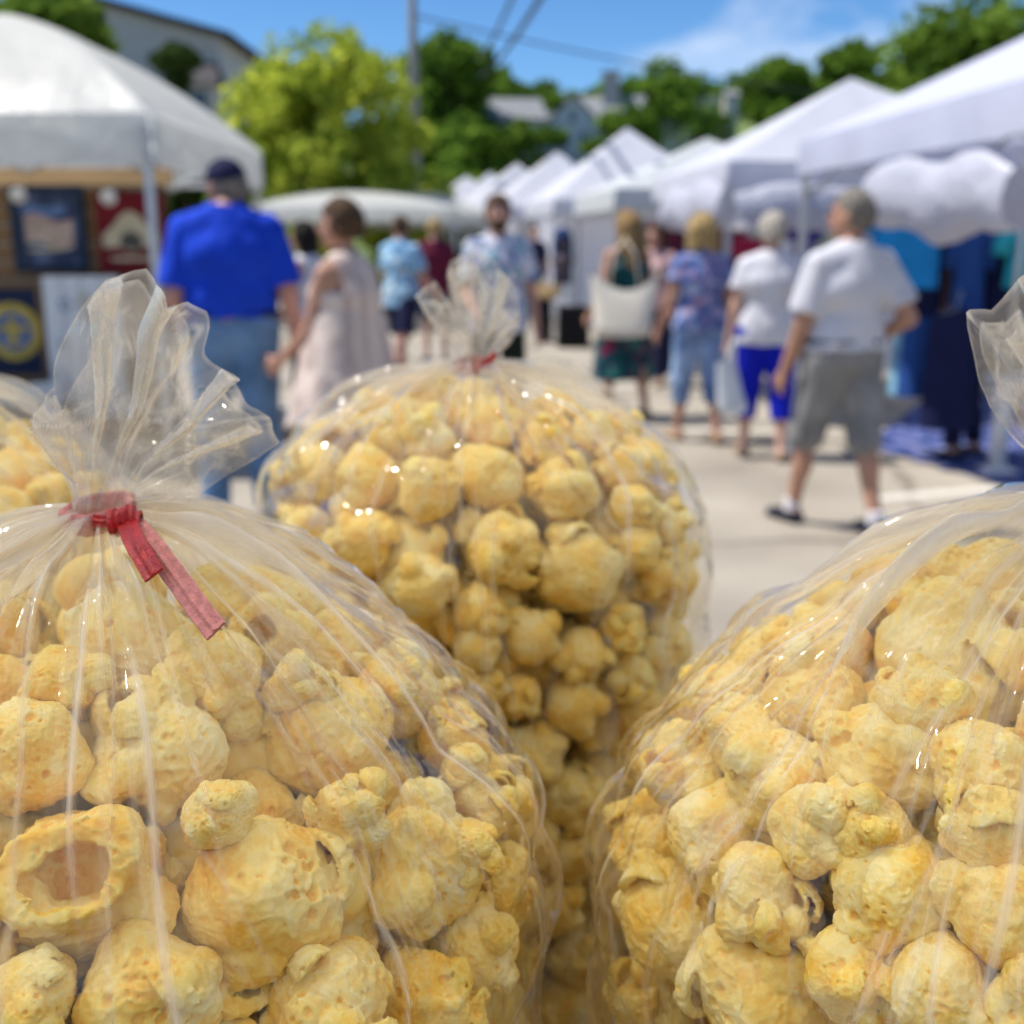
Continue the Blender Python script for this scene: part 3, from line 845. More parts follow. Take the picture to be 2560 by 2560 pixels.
    if lw:
        m_, ln = lw['mat'], lw['len']
        pr = []
        if lw['kind'] == 'skirt':
            w = lw.get('w', 1.3)
            top = lw.get('top', .58)
            for x in (-.045, 0, .045):
                pr.append(('c', a3(x, 0, top), a3(x * w, 0, ln), .062 * H * g + .012, .060 * H * w, .04, False, True))
            fold = lambda P: 0.010 * np.sin(np.arctan2(P[:, 1], P[:, 0]) * 11 + 2 * perlin(P * 4)) * np.clip((Z(.56) - P[:, 2]) / .25, 0, 1) + 0.006 * perlin(P * 12)
            part(lw.get('name', 'skirt'), pr, res, m_, root, fold, [lambda G: Z(ln) - G[..., 2]])
        else:
            inf2 = lw.get('inf', .012)
            pr = [('c', a3(-.046, 0, .535), a3(.046, 0, .535), .061 * H * g + inf2, .061 * H * g + inf2, .03)]
            for n in 'LR':
                Hp, K, A = J['hip' + n], J['knee' + n], J['ank' + n]
                if ln >= 0.5:      # to the knee or below: fraction of the whole leg
                    tt = (ln - 0.5) * 2
                    pr.append(('c', Hp, K, .055 * H * g + inf2, .037 * H + inf2 * lw.get('wide', 1), .03))
                    pr.append(('c', K, K + (A - K) * tt, .037 * H + inf2 * lw.get('wide', 1), .028 * H + inf2 * lw.get('wide', 1), .02, False, True))
                else:
                    pr.append(('c', Hp, Hp + (K - Hp) * ln * 2, .057 * H * g + inf2, .046 * H + inf2 * lw.get('wide', 1), .03, False, True))
            zt = Z(.588)
            o_ = part(lw.get('name', 'trousers'), pr, res, m_, root, wob, [lambda G: G[..., 2] - zt])
            if lw.get('belt'):
                rb = []
                for x in (-.046, .046): pass
                part('belt', [('c', a3(-.044, .002, .572), a3(.044, .002, .572), .066 * H * g + inf2, .066 * H * g + inf2, .02)], res, lw['belt'], root, None,
                     [lambda G: np.abs(G[..., 2] - Z(.574)) - .016])
    # ---- hair or cap
    hr_ = spec.get('hair')
    if hr_:
        hk = hr_['kind']; vol = hr_.get('vol', 1.0)
        pr = [('e', hp(0, .004, .942), np.array([.050, .058, .056]) * H * vol, .01), ('e', hp(0, -.014, .925), np.array([.049, .044, .052]) * H * vol, .02)]
        fx, fy = -math.sin(hr), math.cos(hr)
        if hk == 'long':
            pr += [('c', hp(-.022, -.030, .93), hp(-.030, -.058, hr_.get('to', .76)), .042 * H, .030 * H, .03), ('c', hp(.022, -.030, .93), hp(.034, -.056, hr_.get('to', .76) + .02), .042 * H, .028 * H, .03),
                   ('c', hp(-.04, .0, .92), hp(-.058, -.01, .80), .022 * H, .020 * H, .03), ('c', hp(.04, .0, .92), hp(.060, -.012, .80), .022 * H, .020 * H, .03)]
        if hk == 'bob':
            pr += [('c', hp(s * .030, -.012, .93), hp(s * .034, -.02, .865), .034 * H * vol, .030 * H * vol, .03) for s in (-1, 1)]
        amp = hr_.get('rough', .006)
        lowz = {'short': .885, 'bob': .83, 'long': .6}[hk] - hu
        def face(G):
            yy = (G[..., 0] - hc[0]) * fx + (G[..., 1] - hc[1]) * fy
            zz = G[..., 2] - Z(.955 - hu)
            return np.where(zz < 0, yy - (.012 * H if hk == 'short' else .024 * H) + 0.25 * zz, yy - .05 * H)
        part('hair', pr, res * .8, hr_['mat'], root, lambda P: amp * (perlin(P * np.array([60, 60, 22])) + perlin(P * 28)), [face, lambda G: Z(lowz) - G[..., 2]])
    if spec.get('cap'):
        pr = [('e', hp(0, .004, .948), np.array([.053, .061, .052]) * H, .01)]
        c_ = part('cap', pr, res * .8, spec['cap'], root, None, [lambda G: Z(.937 - hu) - G[..., 2]])
        bpr = [('c', hp(-.03, .062, .941), hp(.03, .062, .941), .035 * H, .035 * H, .01)]
        part('cap_brim', bpr, res * .6, spec['cap'], c_, None, [lambda G: np.abs(G[..., 2] - Z(.941 - hu)) - .006])
    # ---- face
    for s in (-1, 1):
        p = hp(s * .019, .0585, .930)
        e = MB()
        bm = bmesh.new(); bmesh.ops.create_icosphere(bm, subdivisions=2, radius=.0065 * H)
        me = bpy.data.meshes.new('eye'); bm.to_mesh(me); bm.free()
        link('eye', me, EYE, root, p)
    part('mouth', [('c', hp(-.012, .0635, .893), hp(.012, .0635, .893), .0042 * H, .0042 * H, .002)], .004, LIP, root)
    if spec.get('beard'):
        part('beard', [('e', hp(0, .030, .888), np.array([.039, .040, .036]) * H, .01)], res * .7, spec['beard'], root, lambda P: .004 * perlin(P * 60), [lambda G: G[..., 2] - Z(.898 - hu), lambda G: -(((G[..., 0] - hc[0]) * -math.sin(hr) + (G[..., 1] - hc[1]) * math.cos(hr)) - .004 * H)])
    if spec.get('glasses'):
        gm = MB()
        for s in (-1, 1):
            gm.tube([hp(s * .019 + .014 * math.cos(t), .066, .930 + .011 * math.sin(t)) for t in np.linspace(0, 2 * math.pi, 15)], .002, n=5)
            gm.tube([hp(s * .033, .064, .932), hp(s * .047, .005, .934)], .0018, n=5)
        gm.tube([hp(-.006, .067, .932), hp(.006, .067, .932)], .002, n=5)
        gm.build('glasses', EYE, root)
    # ---- shoes and socks
    so = spec.get('shoe')
    if so:
        for n, s in (('L', -1), ('R', 1)):
            A = J['ank' + n]
            zg = A[2] - .042 * H
            pr = [('c', A + np.array([0, -.018 * H, -.022 * H]), A + np.array([s * .006 * H, .04 * H, -.026 * H]), .026 * H, .024 * H, .02), ('c', A + np.array([s * .006 * H, .04 * H, -.026 * H]), A + np.array([s * .014 * H, .085 * H, -.032 * H]), .025 * H, .020 * H, .02)]
            if so.get('high'): pr.append(('c', A + np.array([0, 0, .02 * H]), A + np.array([0, 0, -.02 * H]), .026 * H, .028 * H, .02))
            w_ = part('shoe', pr, .008, so['mat'], root, None, [lambda G, zg=zg: zg + .001 - G[..., 2], lambda G, A=A: G[..., 2] - (A[2] + (.02 * H if so.get('high') else -.004 * H))])
            if so.get('sock'):
                part('sock', [('c', A + np.array([0, 0, -.008 * H]), A + np.array([0, 0, .035 * H]), .0245 * H, .0245 * H, .0, True, True)], .008, so['sock'], root)
    return root, J

def cl(name, c, var=.1, sc=9, **k): return mat(name, c, rough=.85, var=var, scale=sc, spec=.2, **k)
def print_mat(name, base, spots, scale=14, thr=.52):
    """cloth printed with patches of colour"""
    m, N, L = new_mat(name)
    out = N.new('ShaderNodeOutputMaterial'); b = N.new('ShaderNodeBsdfPrincipled'); L.new(b.outputs[0], out.inputs[0])
    b.inputs['Roughness'].default_value = .85; b.inputs['Specular IOR Level'].default_value = .2
    tc = N.new('ShaderNodeTexCoord'); prev = None
    for i, (c, s_) in enumerate(spots):
        n = N.new('ShaderNodeTexNoise'); n.inputs['Scale'].default_value = scale * s_; n.inputs['Detail'].default_value = 2
        mp = N.new('ShaderNodeMapping'); mp.inputs['Location'].default_value = (i * 3.3, i * 1.7, i * 5.1)
        L.new(tc.outputs['Object'], mp.inputs[0]); L.new(mp.outputs[0], n.inputs['Vector'])
        r = N.new('ShaderNodeValToRGB'); r.color_ramp.elements[0].position = thr; r.color_ramp.elements[1].position = thr + .05
        L.new(n.outputs['Fac'], r.inputs[0])
        mx = N.new('ShaderNodeMixRGB'); L.new(r.outputs[0], mx.inputs[0])
        if prev is None: mx.inputs[1].default_value = (*base, 1)
        else: L.new(prev, mx.inputs[1])
        mx.inputs[2].default_value = (*c, 1); prev = mx.outputs[0]
    L.new(prev, b.inputs['Base Color'])
    return m

BLUE = cl('royal_blue_cotton', (0.008, 0.055, 0.55)); NAVY = cl('navy_cotton', (0.012, 0.014, 0.05)); JEAN = cl('blue_denim', (0.12, 0.23, 0.40), .4, 5)
WHITE_T = cl('white_cotton', (0.62, 0.615, 0.66), .05); GREY = cl('grey_twill', (0.25, 0.245, 0.24), .3, 5); ROYAL = cl('royal_blue_capri', (0.004, 0.012, 0.42))
MAROON = cl('maroon_cotton', (0.13, 0.012, 0.035)); BLACKC = cl('black_cloth', (0.012, 0.012, 0.014)); LEATHER = cl('dark_shoe_canvas', (0.02, 0.022, 0.035)); SANDAL = cl('tan_sandal', (0.35, 0.24, 0.16))
SOCK = cl('white_sock', (0.7, 0.68, 0.7), .05)
H_GREY = cl('grey_hair', (0.20, 0.18, 0.15), .4, 40); H_LGREY = cl('light_grey_hair', (0.42, 0.38, 0.32), .3, 40); H_BROWN = cl('brown_hair', (0.085, 0.05, 0.028), .4, 40)
H_BLOND = cl('dark_blond_hair', (0.30, 0.19, 0.08), .45, 40); H_STRAW = cl('straw_blond_hair', (0.40, 0.28, 0.12), .4, 40); H_BLACK = cl('black_hair', (0.012, 0.010, 0.010), .3, 40)
DRESS_C = mat('cream_striped_dress', (0.72, 0.60, 0.52), rough=.85, col2=(0.52, 0.40, 0.35), scale=11, stretch=(2.2, 2.2, .05), lo=.42, hi=.56, spec=.2)
FLORAL_W = print_mat('white_shirt_teal_print', (0.66, 0.66, 0.72), [((0.10, 0.30, 0.40), 1.0), ((0.12, 0.18, 0.35), 1.3)], 9, .55)
PRINT_LB = print_mat('light_blue_print', (0.28, 0.50, 0.72), [((0.62, 0.72, 0.72), 1.0), ((0.08, 0.22, 0.42), 1.4)], 10, .55)
TEAL_D = print_mat('dark_teal_floral', (0.008, 0.055, 0.075), [((0.22, 0.015, 0.07), 1.0), ((0.03, 0.16, 0.16), 1.2)], 9, .54)
TEAL = cl('teal_cloth', (0.010, 0.085, 0.095))
BLUE_P = print_mat('blue_floral_top', (0.10, 0.17, 0.40), [((0.35, 0.45, 0.70), 1.0), ((0.50, 0.28, 0.36), 1.5)], 12, .55)
JEAN_L = mat('light_washed_denim', (0.34, 0.48, 0.70), rough=.85, col2=(0.12, 0.20, 0.38), scale=3.5, lo=.40, hi=.62, spec=.2)

def stand(px, Y):
    """ground point under a photo column at a given distance"""
    p = at_y(px, 596, Y); return (p[0], Y)

# man in royal blue polo
person(dict(at=stand(568, 5.75), rz=10, H=1.94, g=1.16, belly=1.2, sw=1.08, head=38, hunch=.028, skin=SKIN_R, label='man in royal blue polo shirt, jeans and navy cap, seen from behind', legs={'L': (2, 2, 3), 'R': (-3, 3, 3)}, arms={'L': (-4, 12, 35, 25), 'R': (-6, 14, 12, 4)},
            top=dict(kind='tee', mat=BLUE, sleeve=.86, hem=.565, inf=.024), low=dict(kind='pants', mat=JEAN, len=.97, wide=1.5, belt=NAVY), hair=dict(kind='short', mat=H_GREY, vol=.97), cap=NAVY, shoe=dict(mat=LEATHER)))
# woman in cream sleeveless dress
person(dict(at=stand(858, 5.45), rz=62, H=1.68, g=1.16, fem=True, belly=1.1, head=22, skin=SKIN_T, label='woman in cream striped sleeveless dress with short brown hair', legs={'L': (6, 4, 2), 'R': (-5, 6, 2)}, arms={'L': (16, 8, 40, 15), 'R': (8, 8, 34, 12)},
            top=dict(kind='tank', mat=DRESS_C, sleeve=0, hem=.50, neck=.838, strap=.078, name='dress'), low=dict(kind='skirt', mat=DRESS_C, len=.35, w=2.1, name='dress_skirt', top=.68), hair=dict(kind='short', mat=H_BROWN, vol=1.12), shoe=dict(mat=SANDAL)))
# dark haired woman in white further back
person(dict(at=stand(762, 8.6), rz=70, H=1.62, g=1.0, fem=True, res=.014, skin=SKIN_T, label='dark haired woman in pale top half hidden behind the cream dress', arms={'L': (10, 8, 30, 10), 'R': (10, 8, 30, 10)},
            top=dict(kind='tank', mat=WHITE_T, sleeve=0, hem=.47), low=dict(kind='pants', mat=NAVY, len=.96), hair=dict(kind='bob', mat=H_BLACK, vol=1.1), shoe=dict(mat=SANDAL)))
# man in light blue print shirt
person(dict(at=stand(1000, 11.8), rz=-28, H=1.76, g=1.02, res=.014, skin=SKIN_R, head=40, label='man in light blue patterned shirt and dark shorts in the distance', legs={'L': (16, 5, 2), 'R': (-18, 14, 2)}, arms={'L': (10, 8, 30, 10), 'R': (14, 12, 42, 8)},
            top=dict(kind='tee', mat=PRINT_LB, sleeve=.7, hem=.46), low=dict(kind='pants', mat=NAVY, len=.46, wide=1.8), hair=dict(kind='short', mat=H_BROWN, vol=.94), shoe=dict(mat=SANDAL)))
# man in maroon
person(dict(at=stand(1086, 13.8), rz=8, H=1.74, g=1.1, res=.014, skin=SKIN, label='man in maroon shirt in the distance, seen from behind', top=dict(kind='tee', mat=MAROON, sleeve=.7, hem=.47), low=dict(kind='pants', mat=NAVY, len=.46, wide=1.8), hair=dict(kind='short', mat=H_STRAW), shoe=dict(mat=LEATHER)))
# man facing the camera
person(dict(at=stand(1245, 8.1), rz=186, H=1.80, g=1.06, skin=SKIN_R, res=.011, beard=H_BROWN, glasses=True, label='bearded man in white shirt with teal print walking towards the camera', legs={'L': (8, 4, 2), 'R': (-8, 10, 2)}, arms={'L': (-4, 12, 14, 4), 'R': (10, 8, 50, 15)},
            top=dict(kind='tee', mat=FLORAL_W, sleeve=.75, hem=.46, inf=.02), low=dict(kind='pants', mat=cl('dark_green_trousers', (0.012, 0.018, 0.012)), len=.97), hair=dict(kind='short', mat=H_BROWN, vol=1.08), shoe=dict(mat=LEATHER)))
# long haired woman with tote
person(dict(at=stand(1568, 9.4), rz=24, H=1.72, g=1.06, fem=True, head=20, skin=SKIN_T, label='woman with long wavy hair in dark teal floral dress carrying the cream tote', legs={'L': (8, 4, 2), 'R': (-9, 8, 2)}, arms={'L': (-8, 16, 45, 10), 'R': (12, 16, 85, 20)},
            top=dict(kind='tank', mat=TEAL, sleeve=0, hem=.52, strap=.07, name='dress', back=.77), low=dict(kind='skirt', mat=TEAL_D, len=.19, w=1.6, name='dress_skirt'), hair=dict(kind='long', mat=H_BLOND, vol=1.12, rough=.012, to=.74), shoe=dict(mat=SANDAL)))
# blonde woman in blue
person(dict(at=stand(1756, 8.25), rz=14, H=1.66, g=1.10, fem=True, head=-10, skin=SKIN_T, label='woman with curly blond hair in blue floral top and light denim capris', legs={'L': (7, 4, 2), 'R': (-8, 8, 2)}, arms={'L': (6, 13, 25, 6), 'R': (2, 11, 30, 12)},
            top=dict(kind='tee', mat=BLUE_P, sleeve=.45, hem=.50), low=dict(kind='pants', mat=JEAN_L, len=.72, wide=1.6), hair=dict(kind='bob', mat=H_STRAW, vol=1.22, rough=.016), shoe=dict(mat=SANDAL)))
# grey haired woman
person(dict(at=stand(1932, 7.6), rz=-6, H=1.66, g=1.14, fem=True, skin=SKIN, label='grey haired woman in white tee and royal blue capri trousers', legs={'L': (7, 4, 3), 'R': (-6, 7, 3)}, arms={'L': (2, 12, 14, 4), 'R': (4, 12, 20, 6)},
            top=dict(kind='tee', mat=WHITE_T, sleeve=.55, hem=.475, inf=.018), low=dict(kind='pants', mat=ROYAL, len=.74, wide=1.3, inf=.018), hair=dict(kind='short', mat=H_LGREY, vol=1.14, rough=.012), shoe=dict(mat=SANDAL)))
# man in white tee and grey shorts
person(dict(at=stand(2130, 5.65), rz=22, H=1.76, g=1.12, belly=1.12, sw=1.12, head=34, skin=SKIN_T, label='man in white tee and grey shorts striding away with hand near his waist', legs={'L': (17, 6, 1), 'R': (-12, 6, 1)}, arms={'L': (8, 8, 16, 5), 'R': (-24, 17, 78, 35)},
            top=dict(kind='tee', mat=WHITE_T, sleeve=.78, hem=.55, inf=.022), low=dict(kind='pants', mat=GREY, len=.54, wide=1.5, inf=.016, belt=BLACKC), hair=dict(kind='short', mat=H_GREY, vol=1.02), shoe=dict(mat=LEATHER, sock=SOCK)))
# shopper behind the hanging clothes
person(dict(at=stand(2450, 7.6), rz=60, H=1.68, g=1.0, fem=True, res=.014, skin=SKIN_R, label='person in navy top half hidden among the hanging clothes at the right', arms={'L': (20, 12, 40, 10), 'R': (6, 10, 20, 5)},
            top=dict(kind='tank', mat=NAVY, sleeve=0, hem=.48), low=dict(kind='pants', mat=NAVY, len=.96), hair=dict(kind='bob', mat=H_BROWN), shoe=dict(mat=LEATHER)))
# two more shoppers deep in the aisle
person(dict(at=stand(1335, 20), rz=190, H=1.72, g=1.05, res=.018, skin=SKIN, label='small distant shopper in navy shirt right of the bearded man', top=dict(kind='tee', mat=NAVY, sleeve=.7, hem=.47), low=dict(kind='pants', mat=GREY, len=.96), hair=dict(kind='short', mat=H_BROWN), shoe=dict(mat=LEATHER)))
person(dict(at=stand(1640, 11.5), rz=150, H=1.64, g=1.1, res=.014, fem=True, skin=SKIN_R, label='woman in pale pink top between the tote carrier and the blond woman', top=dict(kind='tee', mat=cl('pale_pink_cotton', (0.5, 0.33, 0.33)), sleeve=.5, hem=.48), low=dict(kind='pants', mat=NAVY, len=.96), hair=dict(kind='bob', mat=H_BROWN), shoe=dict(mat=SANDAL)))

# ---- what they carry
CREAM = mat('cream_canvas', (0.86, 0.80, 0.66), rough=.6, var=.06, scale=10, spec=.3)
def soft_bag(name, c, size, rz, m_, label, cat, handles=True, sag=.25, seed=1):
    r = empty(name, c, rz); tag(r, label, cat)
    w, d, h = size
    G = []
    for i in range(36):
        a = 2 * math.pi * i / 36
        row = []
        for j in range(13):
            t = j / 12
            ww = w / 2 * (0.80 + 0.20 * t); dd = d / 2 * (1 - .75 * t)
            cx, sy = math.cos(a), math.sin(a)
            x = ww * math.copysign(abs(cx) ** .5, cx); y = dd * math.copysign(abs(sy) ** .7, sy)
            z = h * t - sag * h * (1 - (x / (w / 2)) ** 2) * t * t + .02 * math.sin(3 * a + seed) * t
            bl = 1 if j else .85
            row.append((x * bl, y * bl, z + 0.012 * math.sin(a * 5 + t * 6)))
        G.append(row)
    m = MB().grid(G, closed_u=True)
    m.add([row[0] for row in G], [tuple(range(35, -1, -1))])
    m.build('bag_body', m_, r)
    if handles:
        for sy in (-.012, .012):
            MB().tube([(-w * .22, sy, h * .75), (-w * .16, sy, h * 1.25), (0, sy, h * 1.5), (w * .16, sy, h * 1.25), (w * .22, sy, h * .75)], .010, n=6).build('handle', m_, r)
    return r
p = at_y(1556, 838, 9.2)
soft_bag('tote_bag', (p[0], 9.17, p[2]), (.56, .20, .52), math.radians(-8), CREAM, 'large cream tote bag hanging from the shoulder of the woman in teal', 'tote bag', sag=.30)
p = at_y(1828, 1028, 7.65)
soft_bag('plastic_bag', (p[0], 7.62, p[2]), (.26, .14, .34), .2, fabric_translucent('white_plastic', (0.80, 0.84, 0.86), .4), 'white plastic shopping bag beside the royal blue capri trousers', 'shopping bag', sag=.05)
# ================================================================== tents and stalls
TENT_W = fabric_translucent('tent_white_polyester', (0.78, 0.79, 0.86), .42, wr=4)
TENT_C = fabric_translucent('tent_cream_vinyl', (0.88, 0.89, 0.85), .60, wr=3, bump=.5)
TENT_G = fabric_translucent('tent_grey_white_polyester', (0.66, 0.69, 0.70), .28, wr=4)
PUFF = fabric_translucent('bundled_white_sidewall', (0.66, 0.67, 0.76), .35, wr=9, bump=.6)
ALU = mat('tent_frame_metal', (0.55, 0.56, 0.58), rough=.35, metal=.6, var=.1)

def panel(a, b, apex, n, bulge, seed):
    """one curved roof panel from eave edge a-b up to the apex; bulge > 0 swells outwards, < 0 sags"""
    G = []
    for i in range(n + 1):
        t = i / n
        row = []
        for j in range(n + 1):
            s = j / n
            e = np.array(a) * (1 - s) + np.array(b) * s
            p = e * (1 - t) + np.array(apex) * t
            p = p + np.array([0, 0, bulge * math.sin(math.pi * t) ** .9 * (1.0 if bulge > 0 else (.3 + .7 * math.sin(math.pi * s)))])
            wr = 0.018 * math.sin(9 * s + 5 * t + seed) * math.sin(math.pi * t) * math.sin(math.pi * s)
            row.append(p + np.array([0, 0, wr]))
        G.append(row)
    return G

def tent(loc, hx, hy, ze, zp, rz, cloth, label, bulge=-.06, val=.24, scallop=0.0, group='white canopy tents', legs=True, n=12, truss=True):
    r = empty('canopy_tent', loc, rz); tag(r, label, 'canopy tent', group)
    cs = [(-hx, -hy, ze), (hx, -hy, ze), (hx, hy, ze), (-hx, hy, ze)]
    for k in range(4):
        MB().grid(panel(cs[k], cs[(k + 1) % 4], (0, 0, zp), n, bulge, k + hx)).build('roof_panel', cloth, r)
        a, b = np.array(cs[k]), np.array(cs[(k + 1) % 4])
        out = np.array([a[0] + b[0], a[1] + b[1], 0]); out /= np.linalg.norm(out)
        G = []
        m_ = 28
        for i in range(m_ + 1):
            s = i / m_
            e = a * (1 - s) + b * s
            hgt = val * (1 - scallop * (0.5 - 0.5 * math.cos(2 * math.pi * s * 6)))
            w = .012 * math.sin(s * 37 + k)
            G.append([e + out * .006 - np.array([0, 0, .002]), e + out * (.012 + w * .5) - np.array([0, 0, hgt * .5]), e + out * (.010 + w) - np.array([0, 0, hgt])])
        MB().grid(G).build('valance', cloth, r)
    if legs:
        for c in cs:
            x, y = c[0] * .975, c[1] * .975
            MB().box((x, y, ze / 2 - .03), (.045, .045, ze - .06)).box((x, y, .012), (.13, .13, .02)).build('leg', ALU, r)
    if truss:
        for k in range(4):
            a, b = np.array(cs[k]) * [.96, .96, 1], np.array(cs[(k + 1) % 4]) * [.96, .96, 1]
            m = MB()
            for q in range(4):
                p0 = a + (b - a) * q / 4; p1 = a + (b - a) * (q + 1) / 4
                m.tube([p0 - [0, 0, .06], p1 - [0, 0, .34]], .011, n=5); m.tube([p0 - [0, 0, .34], p1 - [0, 0, .06]], .011, n=5)
            m.build('truss', ALU, r)
    return r

def rolled(root, A, B, rad, seed):
    """a bundled-up sidewall hanging under the eave"""
    n, k = 40, 18
    G = []
    A, B = np.array(A, float), np.array(B, float)
    d = (B - A) / np.linalg.norm(B - A); side = np.cross(d, [0, 0, 1.0])
    for i in range(n + 1):
        s = i / n
        c = A + (B - A) * s - np.array([0, 0, rad * (.25 * math.sin(s * math.pi * 2 + seed) ** 2)])
        row = []
        for j in range(k + 1):
            a = 2 * math.pi * j / k
            rr = rad * (1 + .16 * mnoise.noise(Vector((s * 5 + seed, math.cos(a) * 1.3, math.sin(a) * 1.3))) + .04 * mnoise.noise(Vector((s * 19, math.cos(a) * 3, math.sin(a) * 3 + seed)))) * (1 - .35 * abs(2 * s - 1) ** 4)
            row.append(c + side * math.cos(a) * rr * .75 + np.array([0, 0, math.sin(a) * rr]))
        G.append(row)
    return MB().grid(G).build('rolled_sidewall', PUFF, root)

# left dome tent
dome = tent((-3.72, 8.55, 0), 1.52, 1.52, 2.24, 3.07, 0, TENT_C, 'large domed cream white tent at the left over the wooden signs', bulge=.15, val=.31, n=16)
# right-hand row, nearest first
TENT_L = fabric_translucent('tent_white_shade_tinted', (0.68, 0.70, 0.84), .35, wr=4)  # white cloth with dimmer, bluish light put into its colour
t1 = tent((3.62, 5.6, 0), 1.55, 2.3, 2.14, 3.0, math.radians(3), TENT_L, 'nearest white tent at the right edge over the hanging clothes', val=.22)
rolled(t1, (-1.45, -0.6, 1.72), (-1.45, 1.1, 1.78), .21, 2.0)
t2 = tent((3.10, 10.7, 0), 1.5, 1.5, 2.10, 2.92, math.radians(4), TENT_W, 'second white tent on the right with a tall bright peak', val=.22)
rolled(t2, (-1.45, -1.45, 1.80), (-1.4, 1.2, 1.80), .22, 5.0)
rolled(t2, (-1.45, -1.5, 1.76), (1.0, -1.5, 1.72), .20, 8.0)
pk = at_y(1748, 345, 15.2)
t3 = tent((pk[0] + .1, 15.2, 0), 1.5, 1.5, 2.08, pk[2], math.radians(6), TENT_G, 'greyish low white tent, third along the right row', val=.25)
def tent_peak(px, py, Y, label, rz=0, cloth=TENT_W, h=1.5, ze=2.1, **k):
    p = at_y(px, py, Y)
    return tent((p[0], Y, 0), h, h, ze, p[2], math.radians(rz), cloth, label, n=8, **k)
tent_peak(1568, 320, 19.3, 'fourth white tent on the right with a sharp peak above the long haired woman', 8)
tent_peak(1392, 380, 23.5, 'white tent with its peak below the white gabled house', 10)
tent_peak(1292, 408, 27.5, 'small white tent peak left of the gabled house', 12)
tent_peak(1165, 440, 32, 'small distant white tent above the maroon shirt', 14)
tent_peak(1225, 430, 36, 'faint far tent between two small white peaks', 14)
tent_peak(1090, 470, 38, 'most distant pointed white tent in the aisle', 14)
p = at_y(880, 478, 20); tent((p[0], 20, 0), 1.65, 1.6, 2.0, p[2], math.radians(10), TENT_C, 'low rounded cream tent behind the woman in the cream dress', bulge=.06, val=.2, n=10)
p = at_y(1010, 490, 24); tent((p[0], 24, 0), 1.5, 1.5, 2.0, p[2], math.radians(10), TENT_C, 'second low rounded cream tent further down the left side', bulge=.18, val=.2, n=10)
# white back walls under the right row
WALLC = fabric_translucent('tent_side_wall', (0.70, 0.71, 0.80), .3, wr=5)
def sidewall(A, B, h, label, z0=.05):
    A, B = np.array(A, float), np.array(B, float)
    n = 30
    d = (B - A) / np.linalg.norm(B - A); s_ = np.cross(d, [0, 0, 1.0])
    G = [[A + (B - A) * i / n + s_ * (.03 * math.sin(i * 1.7) + .02 * math.sin(i * .6)) * (1 - j / 4 * .6) + np.array([0, 0, z0 + (h - z0) * j / 4]) for j in range(5)] for i in range(n + 1)]
    o = MB().grid(G).build('tent_wall', WALLC)
    tag(o, label, 'tent wall', 'white tent side walls')
sidewall((1.9, 17.9, 0), (0.5, 21.8, 0), 2.05, 'white wall curtain behind the navy bust display')
sidewall((4.95, 9.3, 0), (4.95, 12.2, 0), 1.95, 'white wall curtain at the back of the second right tent')
sidewall((2.0, 12.35, 0), (4.7, 12.35, 0), 1.95, 'white wall curtain between the second tent and the grey one')
sidewall((0.9, 22.2, 0), (-0.6, 27, 0), 2.05, 'white wall curtain further along the right row')

# ------------------------------------------------------------------ left stall: plank wall with signs
WOOD = mat('brown_barn_wood', (0.27, 0.155, 0.065), rough=.8, col2=(0.13, 0.075, 0.032), scale=3, stretch=(1.2, 8, 14), lo=.35, hi=.7)
WOOD_L = mat('light_pine', (0.62, 0.42, 0.22), rough=.7, var=.15, scale=3, stretch=(1, 8, 14))
WY = 7.75
stall = empty('plank_wall', (-3.75, WY + .06, 0)); tag(stall, 'brown plank display wall under the domed tent', 'display wall')
pm = bpy.data.meshes.new('plank'); b0 = MB().box((0, 0, 0), (2.75, .025, .118)); pm.from_pydata(b0.v, [], b0.f)
rw = random.Random(3)
for k in range(15):
    o = link('plank', pm, WOOD, stall, (rw.uniform(-.02, .02), rw.uniform(-.006, .006), .16 + k * .124))
for x in (-1.3, 0, 1.3):
    MB().box((x, .05, 1.0), (.05, .06, 2.0)).build('upright', WOOD, stall)
b_ = MB().box((0, -.045, 1.905), (2.9, .06, .11)).build('top_beam', WOOD_L, stall)

def board(x0, y0, x1, y1, frame_m, face_m, label, fw=.03, Y=WY, th=.03, cat='sign'):
    """a framed sign hung on the wall at the place the photo shows it"""
    a, b = at_y(x0, y0, Y), at_y(x1, y1, Y)
    cx, cz, w, h = (a[0] + b[0]) / 2, (a[2] + b[2]) / 2, abs(b[0] - a[0]), abs(a[2] - b[2])
    r = empty('wall_sign', (cx, Y, cz)); tag(r, label, cat, 'signs on the plank wall')
    f = MB()
    f.box((0, 0, h / 2 - fw / 2), (w, th, fw)).box((0, 0, -h / 2 + fw / 2), (w, th, fw)).box((-w / 2 + fw / 2, 0, 0), (fw, th, h - 2 * fw - .002)).box((w / 2 - fw / 2, 0, 0), (fw, th, h - 2 * fw - .002))
    f.build('frame', frame_m, r)
    MB().box((0, .004, 0), (w - 2 * fw + .004, th * .5, h - 2 * fw + .004)).build('face', face_m, r)
    return r, w, h
NAVYF = cl('navy_painted_wood', (0.02, 0.035, 0.065)); FACE1 = print_mat('navy_picture', (0.035, 0.05, 0.10), [((0.10, 0.13, 0.22), 1)], 8)
RED_P = cl('dark_red_paint', (0.16, 0.012, 0.02)); CREAMP = cl('cream_paint', (0.52, 0.46, 0.32), .2); YEL = cl('mustard_paint', (0.50, 0.38, 0.08), .2); DBL = cl('dark_blue_paint', (0.02, 0.03, 0.07))
